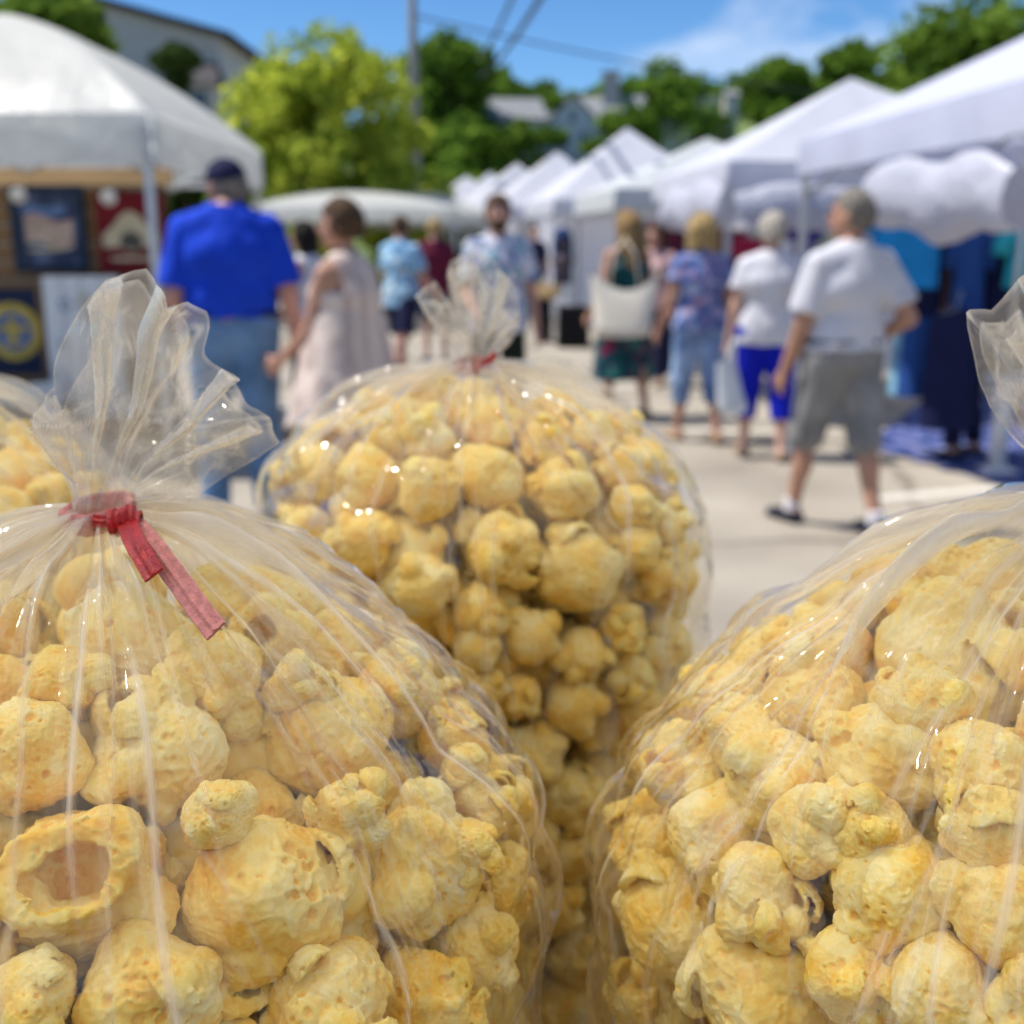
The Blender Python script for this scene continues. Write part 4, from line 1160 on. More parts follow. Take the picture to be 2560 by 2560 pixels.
WBRD = mat('white_boards', (0.68, 0.72, 0.74), rough=.7, var=.06, scale=5, stretch=(6, 1, .4)); PINKP = cl('faded_pink_paint', (0.50, 0.32, 0.30), .25); BLP = cl('blue_paint', (0.10, 0.17, 0.34)); GRN = cl('green_paint', (0.2, 0.35, 0.28))
s1, w, h = board(18, 462, 224, 680, NAVYF, FACE1, 'navy framed sign with a waving striped flag picture', fw=.05)
for q in range(6):
    col = (PINKP, CREAMP, PINKP, CREAMP, PINKP, CREAMP)[q]
    MB().grid([[(-.16 + .036 * i, -.006, .09 - q * .032 + .022 * math.sin(i * .75) - .004 * i - .026 * j) for j in (0, 1)] for i in range(10)]).build('flag_stripe', col, s1)
MB().grid([[(-.17 + .03 * i, -.009, .15 + .012 * math.sin(i * .7) - .06 * j) for j in (0, 1)] for i in range(11)]).build('flag_field', BLP, s1)
MB().box((-.05, -.006, -.14), (.20, .004, .02)).build('lettering_line', CREAMP, s1)
s2, w, h = board(236, 482, 420, 682, RED_P, RED_P, 'dark red sign with a cream arched emblem', fw=.02)
MB().add([(x, -.018, z) for x, z in ((-.19, -.10), (-.20, -.02), (-.12, .05), (-.06, .12), (.0, .15), (.06, .12), (.12, .05), (.20, -.02), (.19, -.10), (.08, -.09), (.0, -.13), (-.08, -.09))], [tuple(range(12))]).build('emblem', CREAMP, s2)
MB().add([(x, -.021, z) for x, z in ((-.08, -.08), (-.07, -.02), (0, .02), (.07, -.02), (.08, -.08), (0, -.115))], [tuple(range(6))]).build('emblem_centre', cl('dark_grey_paint', (.08, .08, .07)), s2)
MB().box((0, -.018, -.17), (.30, .004, .025)).build('lettering_line', CREAMP, s2)
s3, w, h = board(-60, 705, 128, 950, WOOD, DBL, 'dark blue sign with a mustard round emblem in wooden frame', fw=.04)
def disc(r0, r1, y, n=28): return MB().grid([[(r * math.cos(2 * math.pi * i / n), y, r * math.sin(2 * math.pi * i / n)) for r in (r0, r1)] for i in range(n + 1)], smooth=False)
disc(.001, .20, -.013).build('emblem', YEL, s3); disc(.001, .135, -.016).build('emblem_centre', BLP, s3)
MB().box((0, -.020, .0), (.05, .004, .2)).box((0, -.0225, .02), (.2, .004, .045)).build('emblem_mark', YEL, s3)
MB().box((0, -.018, -.075), (.16, .003, .02)).build('lettering_line', CREAMP, s3)
# white board rack
wr_ = empty('white_board', at_y(232, 1040, WY - .15)); tag(wr_, 'white plank board with small blue, yellow and red ornaments', 'sign')
p0, p1 = at_y(122, 690, WY - .15), at_y(345, 1040, WY - .15)
wdt, hgt = p1[0] - p0[0], p0[2] - p1[2]
for k in range(4):
    MB().box((-wdt / 2 + wdt / 8 * (2 * k + 1), 0, hgt / 2), (wdt / 4 - .008, .02, hgt)).build('plank', WBRD, wr_)
for (px, py, m_, rr) in ((165, 762, BLP, .035), (214, 752, YEL, .04), (281, 762, cl('red_ornament', (.4, .04, .05)), .035), (222, 790, PINKP, .02), (160, 860, GRN, .03), (285, 850, GRN, .02)):
    q = at_y(px, py, WY - .15) - np.array(wr_.location)
    d_ = MB()
    for a in range(5):
        t = a * 2 * math.pi / 5
        d_.add([(q[0] + rr * (1.1 * math.cos(t) * k_ + .5 * math.cos(t + e)), -.016, q[2] + rr * (1.1 * math.sin(t) * k_ + .5 * math.sin(t + e))) for k_, e in ((.2, 0), (.6, 1.5), (1, 0), (.6, -1.5))], [(0, 1, 2, 3)])
    d_.build('ornament', m_, wr_)
# small round clip lamps at the wall top
LAMPW = mat('white_enamel', (.75, .75, .75), rough=.3, var=.03)
for px, py, lb_ in ((52, 482, 'round white clip lamp over the navy framed sign'), (277, 488, 'round white clip lamp over the dark red sign')):
    q = at_y(px, py, WY - .1)
    r = empty('clip_lamp', q); tag(r, lb_, 'lamp', 'clip lamps on the plank wall')
    MB().tube([(0, .0, 0), (0, -.03, -.01), (0, -.055, -.02)], [.02, .05, .055], n=14).build('shade', LAMPW, r)
    MB().tube([(0, 0, 0), (0, .05, .04), (0, .1, .06)], .006, n=6).build('arm', ALU, r)
# low crates with prints by the wall foot
r = empty('print_rack', at_y(60, 1085, WY - .35)); tag(r, 'low dark rack of white prints below the mustard emblem sign', 'rack')
MB().box((0, 0, .10), (.62, .3, .2)).build('bin', DBL, r)
for k in range(6):
    MB().box((-.24 + k * .095, .0, .26 + .01 * (k % 3)), (.085, .02, .16)).build('print', WBRD, r)

# ------------------------------------------------------------------ right stall: clothes rails
def garment(px0, py0, px1, py1, Y, m_, label, kind_='shirt', seed=0):
    """a hanging garment: shoulders on a hanger, cloth folds, sleeves where it has them"""
    a, b = at_y(px0, py0, Y), at_y(px1, py1, Y)
    w, h = b[0] - a[0], a[2] - b[2]
    r = empty('hanging_garment', ((a[0] + b[0]) / 2, Y, b[2])); tag(r, label, 'garment', 'clothes hanging at the right stall')
    G = []
    for i in range(29):
        ang = 2 * math.pi * i / 28
        row = []
        for j in range(13):
            t = j / 12
            sh = min(1.0, (1 - t) * 7 + .28) if kind_ != 'trousers' else 1.0
            ww = w / 2 * sh * (1.0 + .10 * (1 - t)); dd = .05 * (1 + .8 * (1 - t)) * (.5 + .5 * sh)
            fo = 1 + .22 * math.sin(ang * 5 + seed + t * 2) * (1 - t)
            row.append((ww * math.cos(ang), dd * math.sin(ang) * fo, h * t - .05 * abs(math.cos(ang)) * t))
        G.append(row)
    MB().grid(G).build('cloth', m_, r)
    if kind_ == 'shirt':
        for s in (-1, 1):
            MB().tube([(s * w * .42, 0, h * .93), (s * w * .60, .01, h * .72), (s * w * .62, .02, h * .52)], [.055, .065, .07], n=9).build('sleeve', m_, r)
    MB().tube([(-w * .4, 0, h * .94), (0, 0, h * .99), (w * .4, 0, h * .94)], .006, n=5).tube([(0, 0, h * .99), (0, 0, h + .05), (.02, 0, h + .09), (0, 0, h + .11)], .004, n=5).build('hanger', ALU, r)
    return r
AZ = cl('azure_cloth', (0.012, 0.22, 0.56)); NV2 = cl('deep_navy_cloth', (0.008, 0.012, 0.055)); MB_ = cl('mid_blue_cloth', (0.02, 0.07, 0.27)); LB2 = cl('light_blue_cloth', (0.25, 0.50, 0.66)); YLW = cl('pale_yellow_cloth', (0.58, 0.56, 0.30))
PNK = cl('peach_cloth', (0.55, 0.33, 0.26)); LIL = cl('lilac_cloth', (0.50, 0.50, 0.66)); RDC = cl('crimson_cloth', (0.35, 0.02, 0.07)); TQ = cl('turquoise_cloth', (0.03, 0.36, 0.46)); BRD = cl('burgundy_cloth', (0.13, 0.02, 0.04)); PUR = cl('deep_purple_blue_cloth', (0.05, 0.04, 0.28)); GRC = cl('pale_green_cloth', (0.42, 0.50, 0.38))
YR = 7.35
garment(2195, 455, 2335, 720, YR - .1, AZ, 'bright azure top hanging highest beside the white tee man')
garment(2262, 560, 2345, 800, YR + .1, NV2, 'navy top hanging behind the azure top')
garment(2350, 570, 2400, 790, YR + .42, YLW, 'pale yellow top hanging between navy and peach clothes')
garment(2300, 520, 2350, 780, YR + .3, LIL, 'lilac narrow top hanging right of the azure top')
garment(2385, 540, 2440, 780, YR + .3, PNK, 'peach top hanging right of the pale yellow one')
garment(2395, 560, 2450, 790, YR + .02, MB_, 'mid blue top hanging right of the pale yellow one')
garment(2430, 530, 2500, 760, YR + .35, LIL, 'lilac top hanging behind the half hidden shopper')
garment(2480, 560, 2560, 800, YR + .05, NV2, 'navy top hanging near the right edge')
garment(2470, 545, 2530, 660, YR + .4, RDC, 'crimson top hanging near the right edge behind the navy one')
garment(2530, 560, 2640, 720, YR - .1, TQ, 'turquoise top hanging at the right edge')
garment(2330, 770, 2425, 1070, YR - .15, NV2, 'long dark navy trousers hanging lowest over the blue rug', 'trousers')
garment(2262, 790, 2345, 990, YR + .05, MB_, 'mid blue trousers hanging beside the grey shorts', 'trousers')
garment(2238, 790, 2285, 985, YR + .3, LB2, 'light blue skirt hanging behind the white tee man', 'trousers')
garment(2420, 790, 2560, 930, YR + .2, NV2, 'short wide navy skirt hanging at the right edge', 'trousers')
garment(1855, 590, 1895, 690, 10.2, RDC, 'crimson top behind the grey haired woman', seed=2)
garment(1990, 545, 2030, 660, 10.0, PUR, 'deep purple blue top between the two white tees', seed=3)
garment(1800, 560, 1850, 740, 11.0, BRD, 'burgundy top hanging left of the grey haired woman', seed=4)
garment(2032, 545, 2090, 690, 10.3, GRC, 'pale green top left of the white tee man', seed=5)
garment(1640, 540, 1710, 660, 13.5, BRD, 'small burgundy top behind the tote carrier', seed=6)
garment(1715, 545, 1760, 700, 13.8, LIL, 'small lilac top behind the blond woman', seed=7)
garment(1905, 560, 1945, 640, 11.5, GRN, 'small green top behind the grey haired woman', seed=8)
for (xa, xb, Y, z, lb_) in ((2180, 2680, YR + .1, 1.93, 'metal clothes rail under the nearest right tent'), (1780, 2110, 10.4, 1.75, 'metal clothes rail under the second right tent')):
    A, B = at_y(xa, 600, Y), at_y(xb, 600, Y)
    r = empty('clothes_rail', ((A[0] + B[0]) / 2, Y, 0)); tag(r, lb_, 'clothes rail', 'clothes rails')
    hw = (B[0] - A[0]) / 2
    MB().tube([(-hw, 0, z), (hw, 0, z)], .014, n=8).build('rail', ALU, r)
    for s in (-1, 1):
        MB().tube([(s * hw, 0, .03), (s * hw, 0, z)], .014, n=8).build('upright', ALU, r)
        MB().tube([(s * hw, -.3, .03), (s * hw, .3, .03)], .016, n=8).build('foot', ALU, r)
# patterned rug
RUG = print_mat('blue_rug_weave', (0.045, 0.075, 0.24), [((0.20, 0.22, 0.40), 1), ((0.02, 0.03, 0.12), 1.6)], 7, .5)
q = [at_z(*c) for c in ((2165, 1118), (2330, 985), (2900, 985), (2900, 1320))]
q = [np.array([x[0], x[1], 0]) for x in q]
rg = MB()
c0 = sum(q) / 4
rg.add([(*(x - c0)[:2], .012) for x in q] + [(*(x - c0)[:2], .0) for x in q], [(0, 1, 2, 3), (0, 4, 5, 1), (1, 5, 6, 2), (2, 6, 7, 3), (3, 7, 4, 0)])
tag(rg.build('rug', RUG, None, c0), 'blue patterned rug on the ground under the hanging clothes', 'rug')
# weighted white post foot
q = at_z(2490, 1180)
r = empty('tent_post', q); tag(r, 'thick white post standing on the edge of the blue rug', 'post')
MB().tube([(0, 0, .02), (0, 0, .62)], .055, n=14).build('sleeve', LAMPW, r); MB().box((0, 0, .012), (.2, .2, .022)).build('foot_plate', LAMPW, r); MB().tube([(0, 0, .62), (0, 0, 2.0)], .02, n=8).build('pole', ALU, r)

# ------------------------------------------------------------------ distant display: black draped tables and a bust
def draped(px0, px1, top, Y, label, m_=BLACKC):
    a, b = at_y(px0, top, Y), at_y(px1, top, Y)
    r = empty('draped_table', ((a[0] + b[0]) / 2, Y, 0)); tag(r, label, 'table', 'draped display tables')
    w, d, h = b[0] - a[0], .6, a[2]
    per = []
    for (x0, y0, x1, y1) in ((-w/2, -d/2, w/2, -d/2), (w/2, -d/2, w/2, d/2), (w/2, d/2, -w/2, d/2), (-w/2, d/2, -w/2, -d/2)):
        for k in range(14): per.append((x0 + (x1 - x0) * k / 14, y0 + (y1 - y0) * k / 14))
    G = []
    for i, (x, y) in enumerate(per + per[:1]):
        f = 1 + .05 * math.sin(i * 1.9)
        G.append([(x * f, y * f, .01), (x * (1 + (f - 1) * .5), y * (1 + (f - 1) * .5), h * .5), (x, y, h)])
    m = MB().grid(G); m.add([(x, y, h) for x, y in per], [tuple(range(len(per)))])
    m.build('cloth', m_, r)
    return r
draped(1395, 1470, 765, 15.8, 'black draped table in front of the navy bust')
draped(1340, 1378, 735, 16.6, 'narrow black draped stand left of the navy bust')
draped(1650, 1720, 790, 12.8, 'dark draped table behind the tote carrier', NAVY)
bp_ = at_y(1405, 735, 16.4)
r = empty('display_bust', (bp_[0], 16.4, 0)); tag(r, 'dark blue clothed display bust on a stand in front of the white curtain', 'display bust')
b3 = lambda x, y, z: np.array([x, y, z + bp_[2]])
part('bust', [('e', b3(0, 0, .78), np.array([.095, .11, .13]), .02), ('c', b3(0, 0, .55), b3(0, 0, .7), .05, .05, .03), ('c', b3(-.10, 0, .48), b3(.10, 0, .48), .07, .07, .04), ('c', b3(0, 0, .25), b3(0, 0, .46), .11, .13, .04)], .014, cl('bust_form', (.10, .08, .09)), r)
part('hood', [('e', b3(0, .02, .82), np.array([.13, .13, .13]), .02), ('c', b3(-.10, 0, .74), b3(-.09, -.03, .18), .05, .045, .03), ('c', b3(.10, 0, .74), b3(.09, -.03, .18), .05, .045, .03)], .014, cl('navy_scarf', (.02, .05, .15)), r)
MB().tube([(0, 0, .0), (0, 0, bp_[2] + .3)], .03, n=8).build('stand', ALU, r)
r = soft_bag('straw_hat_basket', at_y(1372, 745, 16.3), (.35, .25, .22), 0, mat('straw', (.42, .28, .13), rough=.9, var=.3, scale=30), 'small straw basket on the narrow black stand', 'basket', handles=False, sag=.1)
# ================================================================== popcorn
def billow(P, seed):
    """rounded bumps meeting in sharp creases (distance to the nearest feature point)"""
    P = P.astype(np.float32)
    I = np.floor(P).astype(np.int32)
    f = P - I
    best = np.full(len(P), 9.0, np.float32)
    rs = np.random.RandomState(seed + 99)
    J = rs.rand(512, 3).astype(np.float32)
    for dx in (-1, 0, 1):
        for dy in (-1, 0, 1):
            for dz in (-1, 0, 1):
                h = ((I[:, 0] + dx) * 73 + (I[:, 1] + dy) * 157 + (I[:, 2] + dz) * 311) & 511
                q = J[h]
                dd = (q[:, 0] + dx - f[:, 0]) ** 2 + (q[:, 1] + dy - f[:, 1]) ** 2 + (q[:, 2] + dz - f[:, 2]) ** 2
                np.minimum(best, dd, out=best)
    return np.sqrt(np.maximum(0, 1 - best)) 

def facets(P, seed):
    """distance to the nearest feature point and to the border between cells: straight creases between tilted faces"""
    P = P.astype(np.float32)
    I = np.floor(P).astype(np.int32); f = P - I
    b1 = np.full(len(P), 9.0, np.float32); b2 = b1.copy()
    J = np.random.RandomState(seed + 7).rand(512, 3).astype(np.float32)
    for dx in (-1, 0, 1):
        for dy in (-1, 0, 1):
            for dz in (-1, 0, 1):
                q = J[((I[:, 0] + dx) * 73 + (I[:, 1] + dy) * 157 + (I[:, 2] + dz) * 311) & 511]
                dd = np.sqrt((q[:, 0] + dx - f[:, 0]) ** 2 + (q[:, 1] + dy - f[:, 1]) ** 2 + (q[:, 2] + dz - f[:, 2]) ** 2)
                b2 = np.minimum(b2, np.maximum(b1, dd)); b1 = np.minimum(b1, dd)
    return b1, b2 - b1

def popcorn_mesh(name, seed, N=100, crater=False, rough=1.0, lobed=0.5):
    rng = np.random.RandomState(seed)
    R = 1.28
    ax = np.linspace(-R, R, N, dtype=np.float32)
    h = ax[1] - ax[0]
    X, Y, Z = np.meshgrid(ax, ax, ax, indexing='ij')
    P = np.stack([X, Y, Z], -1).reshape(-1, 3)
    # low-frequency warp, made on a coarse lattice and interpolated up
    nc = 12
    ac = np.linspace(-R, R, nc, dtype=np.float32)
    Pc = np.stack(np.meshgrid(ac, ac, ac, indexing='ij'), -1).reshape(-1, 3)
    fpos = (ax + R) / (2 * R) * (nc - 1)
    i0 = np.clip(np.floor(fpos).astype(int), 0, nc - 2); fr_ = fpos - i0
    W = np.zeros((N, nc), np.float32)
    W[np.arange(N), i0] = 1 - fr_; W[np.arange(N), i0 + 1] += fr_
    Ws = []
    for o in (3.1, 17.7, 31.3):
        g = perlin(Pc * 1.25 + o + seed).reshape(nc, nc, nc)
        Ws.append(np.einsum('ai,bj,ck,ijk->abc', W, W, W, g, optimize=True).reshape(-1))
    Pw = P + 0.20 * np.stack(Ws, 1).astype(np.float32)
    sc = rng.uniform(0.9, 1.15, 3)
    d = np.linalg.norm(Pw * sc, axis=1) - (0.78 - 0.10 * lobed)
    # folds: two or three big lobes, smaller ones on the ragged underside
    nl = rng.randint(7, 12)
    for i in range(nl):
        v = rng.normal(size=3); v /= np.linalg.norm(v)
        if i < 3:
            rr = rng.uniform(0.44, 0.58); c = v * rng.uniform(0.26, 0.36) * (1.0 + 0.45 * lobed)
        else:
            if rng.rand() < 0.85: v[2] = -abs(v[2])
            rr = rng.uniform(0.16, 0.30); c = v * rng.uniform(0.58, 0.74)
        dl = np.linalg.norm((Pw - c) * rng.uniform(0.85, 1.2, 3), axis=1) - rr
        d = smin(d, dl, 0.02)
    # thin curled flakes on the underside
    for i in range(rng.randint(5, 9)):
        v = rng.normal(size=3); v[2] = -abs(v[2]) + 0.15; v /= np.linalg.norm(v)
        c = v * rng.uniform(0.58, 0.80); rr = rng.uniform(0.20, 0.36)
        q = Pw - c
        l = np.linalg.norm(q, axis=1)
        n = rng.normal(size=3) * 0.7 + v; n /= np.linalg.norm(n)
        sh = np.abs(l - rr) - 0.042
        cone = (0.05 - (q @ n) / np.maximum(l, 1e-4)) * rr
        d = smin(d, np.maximum(sh, cone).astype(np.float32), 0.025)
    band = np.abs(d) < 0.2
    T = np.zeros(len(P), np.float32)
    if crater:
        v = np.array([0.15, -0.95, 0.2]) + rng.normal(size=3) * 0.15; v /= np.linalg.norm(v)
        c = v * 0.78
        q = (Pw - c)
        t = np.cross(v, [0, 0, 1]); t /= np.linalg.norm(t)
        q = q - 0.35 * np.outer(q @ t, t)
        l = np.linalg.norm(q, axis=1)
        d = smin(d, np.maximum(l - 0.46, (q @ v) - 0.12), 0.05)
        q2 = Pw - c * 0.86; hole = np.minimum(l - 0.34, np.linalg.norm(q2, axis=1) - 0.42) + 0.22 * perlin(P * 2.4 + seed)
        d = -smin(-d, hole, 0.04)
        T += np.clip(1 - np.abs(hole) / 0.03, 0, 1) * 0.5 * (hole < 0.02)
        band = np.abs(d) < 0.2
    Pb = P[band]
    r2 = 1 - np.abs(perlin(Pb * 6.3 + 9.0)) * 2.2
    amt = 0.55 + 0.45 * np.clip(perlin(Pb * 1.3 + 70) * 3 + 0.3, 0, 1)       # smooth skin here, knobbly there
    wob = 0.10 * np.stack([perlin(Pb * 3.0 + o) for o in (2.0, 12.0, 22.0)], 1)
    b1 = billow((Pb + wob) * 2.5, seed)
    b2 = billow((Pb + wob) * 5.6 + 3, seed + 5)
    rg = np.clip(1 - np.abs(perlin(Pb * 4.6 + 3 + wob * 14)) * 5.5, 0, 1); rg2 = np.clip(1 - np.abs(perlin(Pb * 9.5 + 3 + wob * 20)) * 5.0, 0, 1)   # raised crinkle lines
    d[band] += rough * (amt * (-0.060 * b1 - 0.034 * b2) - 0.016 * r2) - 0.024 * rg - 0.011 * rg2 + 0.007 * perlin(Pb * 15.0) + 0.006 * perlin(Pb * 27.0) + 0.045
    RG = np.zeros(len(P), np.float32); RG[band] = np.maximum(rg, 0.7 * rg2)
    RG = RG.reshape(N, N, N)
    D = d.reshape(N, N, N)
    T = T.reshape(N, N, N)
    # pores
    np_ = int(85 if N > 60 else 0)
    cl = rng.normal(size=(7, 3)); cl /= np.linalg.norm(cl, axis=1)[:, None]
    for i in range(np_):
        v = cl[rng.randint(7)] + rng.normal(size=3) * 0.32 if rng.rand() < 0.75 else rng.normal(size=3)
        v /= np.linalg.norm(v)
        ts = np.arange(1.25, 0.2, -0.015)
        pts = v * ts[:, None]
        ii = np.clip(np.round((pts + R) / h).astype(int), 0, N - 1)
        ins = D[ii[:, 0], ii[:, 1], ii[:, 2]] < 0
        if not ins.any(): continue
        c = pts[ins.argmax()]
        rr = rng.uniform(0.022, 0.042) if rng.rand() < 0.85 else rng.uniform(0.05, 0.085)
        e = rr * 3
        a = np.clip(np.floor((c - e + R) / h).astype(int), 0, N - 1); b = np.clip(np.ceil((c + e + R) / h).astype(int) + 1, 0, N)
        sl = tuple(slice(a[k], b[k]) for k in range(3))
        stretch = rng.uniform(0.7, 1.4, 3)
        l = np.sqrt(((X[sl] - c[0]) * stretch[0]) ** 2 + ((Y[sl] - c[1]) * stretch[1]) ** 2 + ((Z[sl] - c[2]) * stretch[2]) ** 2)
        D[sl] = -smin(-D[sl], l - rr, 0.02)
        T[sl] = np.maximum(T[sl], np.clip(1.6 - l / rr, 0, 1) * rng.uniform(0.25, 0.6))
    V, F = surface_nets(D, np.array([-R, -R, -R]), h)
    me = mesh_np(name, V, F)
    ii = np.clip(np.round((V + R) / h).astype(int), 0, N - 1)
    base = 0.32 + 0.55 * perlin(V * 1.9 + 40) + 0.14 * perlin(V * 5.0 + 11)
    base = base - 0.22 * RG[ii[:, 0], ii[:, 1], ii[:, 2]]
    t = np.maximum(base, T[ii[:, 0], ii[:, 1], ii[:, 2]])
    set_attr(me, 'tint', np.clip(t, 0, 1.3))
    return me

def popcorn_material():
    m, N, L = new_mat('popped_corn')
    out = N.new('ShaderNodeOutputMaterial')
    b = N.new('ShaderNodeBsdfPrincipled')
    L.new(b.outputs[0], out.inputs[0])
    at = N.new('ShaderNodeAttribute'); at.attribute_name = 'tint'
    oi = N.new('ShaderNodeObjectInfo')
    ad = N.new('ShaderNodeMath'); ad.operation = 'MULTIPLY_ADD'
    L.new(oi.outputs['Random'], ad.inputs[0]); ad.inputs[1].default_value = 0.20; L.new(at.outputs['Fac'], ad.inputs[2])
    tc = N.new('ShaderNodeTexCoord')
    fine = N.new('ShaderNodeTexNoise'); fine.inputs['Scale'].default_value = 9; fine.inputs['Detail'].default_value = 6
    L.new(tc.outputs['Object'], fine.inputs['Vector'])
    ad2 = N.new('ShaderNodeMath'); ad2.operation = 'MULTIPLY_ADD'
    L.new(fine.outputs['Fac'], ad2.inputs[0]); ad2.inputs[1].default_value = 0.22; L.new(ad.outputs[0], ad2.inputs[2])
    rp = N.new('ShaderNodeValToRGB')
    cr = rp.color_ramp
    cr.elements[0].position = 0.10; cr.elements[0].color = (0.985, 0.855, 0.50, 1)
    cr.elements[1].position = 1.0; cr.elements[1].color = (0.80, 0.39, 0.03, 1)
    e = cr.elements.new(0.42); e.color = (0.985, 0.735, 0.245, 1)
    e = cr.elements.new(0.72); e.color = (0.955, 0.575, 0.085, 1)
    L.new(ad2.outputs[0], rp.inputs[0])
    L.new(rp.outputs[0], b.inputs['Base Color'])
    b.inputs['Roughness'].default_value = 0.62
    b.inputs['Specular IOR Level'].default_value = 0.35
    b.inputs['Subsurface Weight'].default_value = 0.5
    b.inputs['Subsurface Radius'].default_value = (1.0, 0.78, 0.38)
    b.inputs['Subsurface Scale'].default_value = 0.0042
    vo = N.new('ShaderNodeTexVoronoi'); vo.inputs['Scale'].default_value = 17
    L.new(tc.outputs['Object'], vo.inputs['Vector'])
    nb = N.new('ShaderNodeTexNoise'); nb.inputs['Scale'].default_value = 26; nb.inputs['Detail'].default_value = 5
    L.new(tc.outputs['Object'], nb.inputs['Vector'])
    mixh = N.new('ShaderNodeMath'); mixh.operation = 'MULTIPLY_ADD'
    L.new(vo.outputs['Distance'], mixh.inputs[0]); mixh.inputs[1].default_value = 0.5; L.new(nb.outputs['Fac'], mixh.inputs[2])
    bp = N.new('ShaderNodeBump'); bp.inputs['Strength'].default_value = 0.28; bp.inputs['Distance'].default_value = 0.0006
    L.new(mixh.outputs[0], bp.inputs['Height']); L.new(bp.outputs[0], b.inputs['Normal'])
    return m

POP = popcorn_material()
POP_ROUND = [popcorn_mesh('popcorn_round', 11 + i * 7, lobed=0.05 + 0.12 * (i % 4), rough=0.62 + 0.16 * (i % 3)) for i in range(7)]
POP_OPEN = [popcorn_mesh('popcorn_open', 101 + i * 5, crater=True, lobed=0.6) for i in range(3)]
POP_LOW = [popcorn_mesh('popcorn_small', 301 + i, N=26) for i in range(3)]
for me in POP_ROUND + POP_OPEN + POP_LOW:
    me.materials.append(POP)

# ================================================================== cellophane bags
def film_material(name, milky, wr, warm=(1.0, 0.97, 0.92)):
    """thin clear film: see-through, mirror-like at glancing angles on both faces, a little milky"""
    m, N, L = new_mat(name)
    out = N.new('ShaderNodeOutputMaterial')
    tc = N.new('ShaderNodeTexCoord')
    nz = N.new('ShaderNodeTexNoise'); nz.inputs['Scale'].default_value = wr; nz.inputs['Detail'].default_value = 4; nz.inputs['Distortion'].default_value = 1.2
    mp = N.new('ShaderNodeMapping'); mp.inputs['Scale'].default_value = (1, 1, 0.35)
    L.new(tc.outputs['Object'], mp.inputs[0]); L.new(mp.outputs[0], nz.inputs['Vector'])
    bp = N.new('ShaderNodeBump'); bp.inputs['Strength'].default_value = 0.10; bp.inputs['Distance'].default_value = 0.002
    L.new(nz.outputs['Fac'], bp.inputs['Height'])
    lw = N.new('ShaderNodeLayerWeight'); lw.inputs['Blend'].default_value = 0.5
    L.new(bp.outputs[0], lw.inputs['Normal'])
    pw = N.new('ShaderNodeMath'); pw.operation = 'POWER'; pw.inputs[1].default_value = 3.3
    L.new(lw.outputs['Facing'], pw.inputs[0])
    fr = N.new('ShaderNodeMath'); fr.operation = 'MULTIPLY_ADD'; fr.inputs[1].default_value = 0.85; fr.inputs[2].default_value = 0.04
    L.new(pw.outputs[0], fr.inputs[0])
    tr = N.new('ShaderNodeBsdfTransparent'); tr.inputs['Color'].default_value = (0.995, 0.978, 0.935, 1)
    gl = N.new('ShaderNodeBsdfGlossy'); gl.inputs['Roughness'].default_value = 0.055
    gl.inputs['Color'].default_value = (1, 1, 1, 1)
    L.new(bp.outputs[0], gl.inputs['Normal'])
    tl = N.new('ShaderNodeBsdfTranslucent'); tl.inputs['Color'].default_value = (*warm, 1)
    df = N.new('ShaderNodeBsdfDiffuse'); df.inputs['Color'].default_value = (*warm, 1)
    mk = N.new('ShaderNodeMixShader'); mk.inputs[0].default_value = 0.5
    L.new(df.outputs[0], mk.inputs[1]); L.new(tl.outputs[0], mk.inputs[2])
    # milkiness grows a little towards glancing angles, where one looks through more film
    mf = N.new('ShaderNodeMath'); mf.operation = 'MULTIPLY_ADD'; mf.inputs[1].default_value = milky * 1.2; mf.inputs[2].default_value = milky
    L.new(pw.outputs[0], mf.inputs[0])
    cz = N.new('ShaderNodeAttribute'); cz.attribute_name = 'crease'      # fold whitening, plus highlights painted along creases and flange
    ma = N.new('ShaderNodeMath'); ma.operation = 'ADD'; ma.use_clamp = True
    L.new(mf.outputs[0], ma.inputs[0]); L.new(cz.outputs['Fac'], ma.inputs[1])
    m1 = N.new('ShaderNodeMixShader'); L.new(ma.outputs[0], m1.inputs[0])
    L.new(tr.outputs[0], m1.inputs[1]); L.new(mk.outputs[0], m1.inputs[2])
    m2 = N.new('ShaderNodeMixShader'); L.new(fr.outputs[0], m2.inputs[0])
    L.new(m1.outputs[0], m2.inputs[1]); L.new(gl.outputs[0], m2.inputs[2])
    L.new(m2.outputs[0], out.inputs[0])
    return m

FILM = film_material('cellophane', 0.010, 60)
FILM_TOP = film_material('crumpled_cellophane', 0.21, 60, (1.0, 0.95, 0.87))
TIE_RED = mat('tie_paper_red', (0.42, 0.010, 0.014), rough=0.4, var=0.25, scale=300, bump=0.2, bscale=900)
TIE_PINK = mat('tie_paper_pink', (0.62, 0.24, 0.23), rough=0.75, var=0.22, scale=500, bump=0.3, bscale=1500)
TIE_WIRE = mat('tie_wire', (0.25, 0.12, 0.12), rough=0.6)


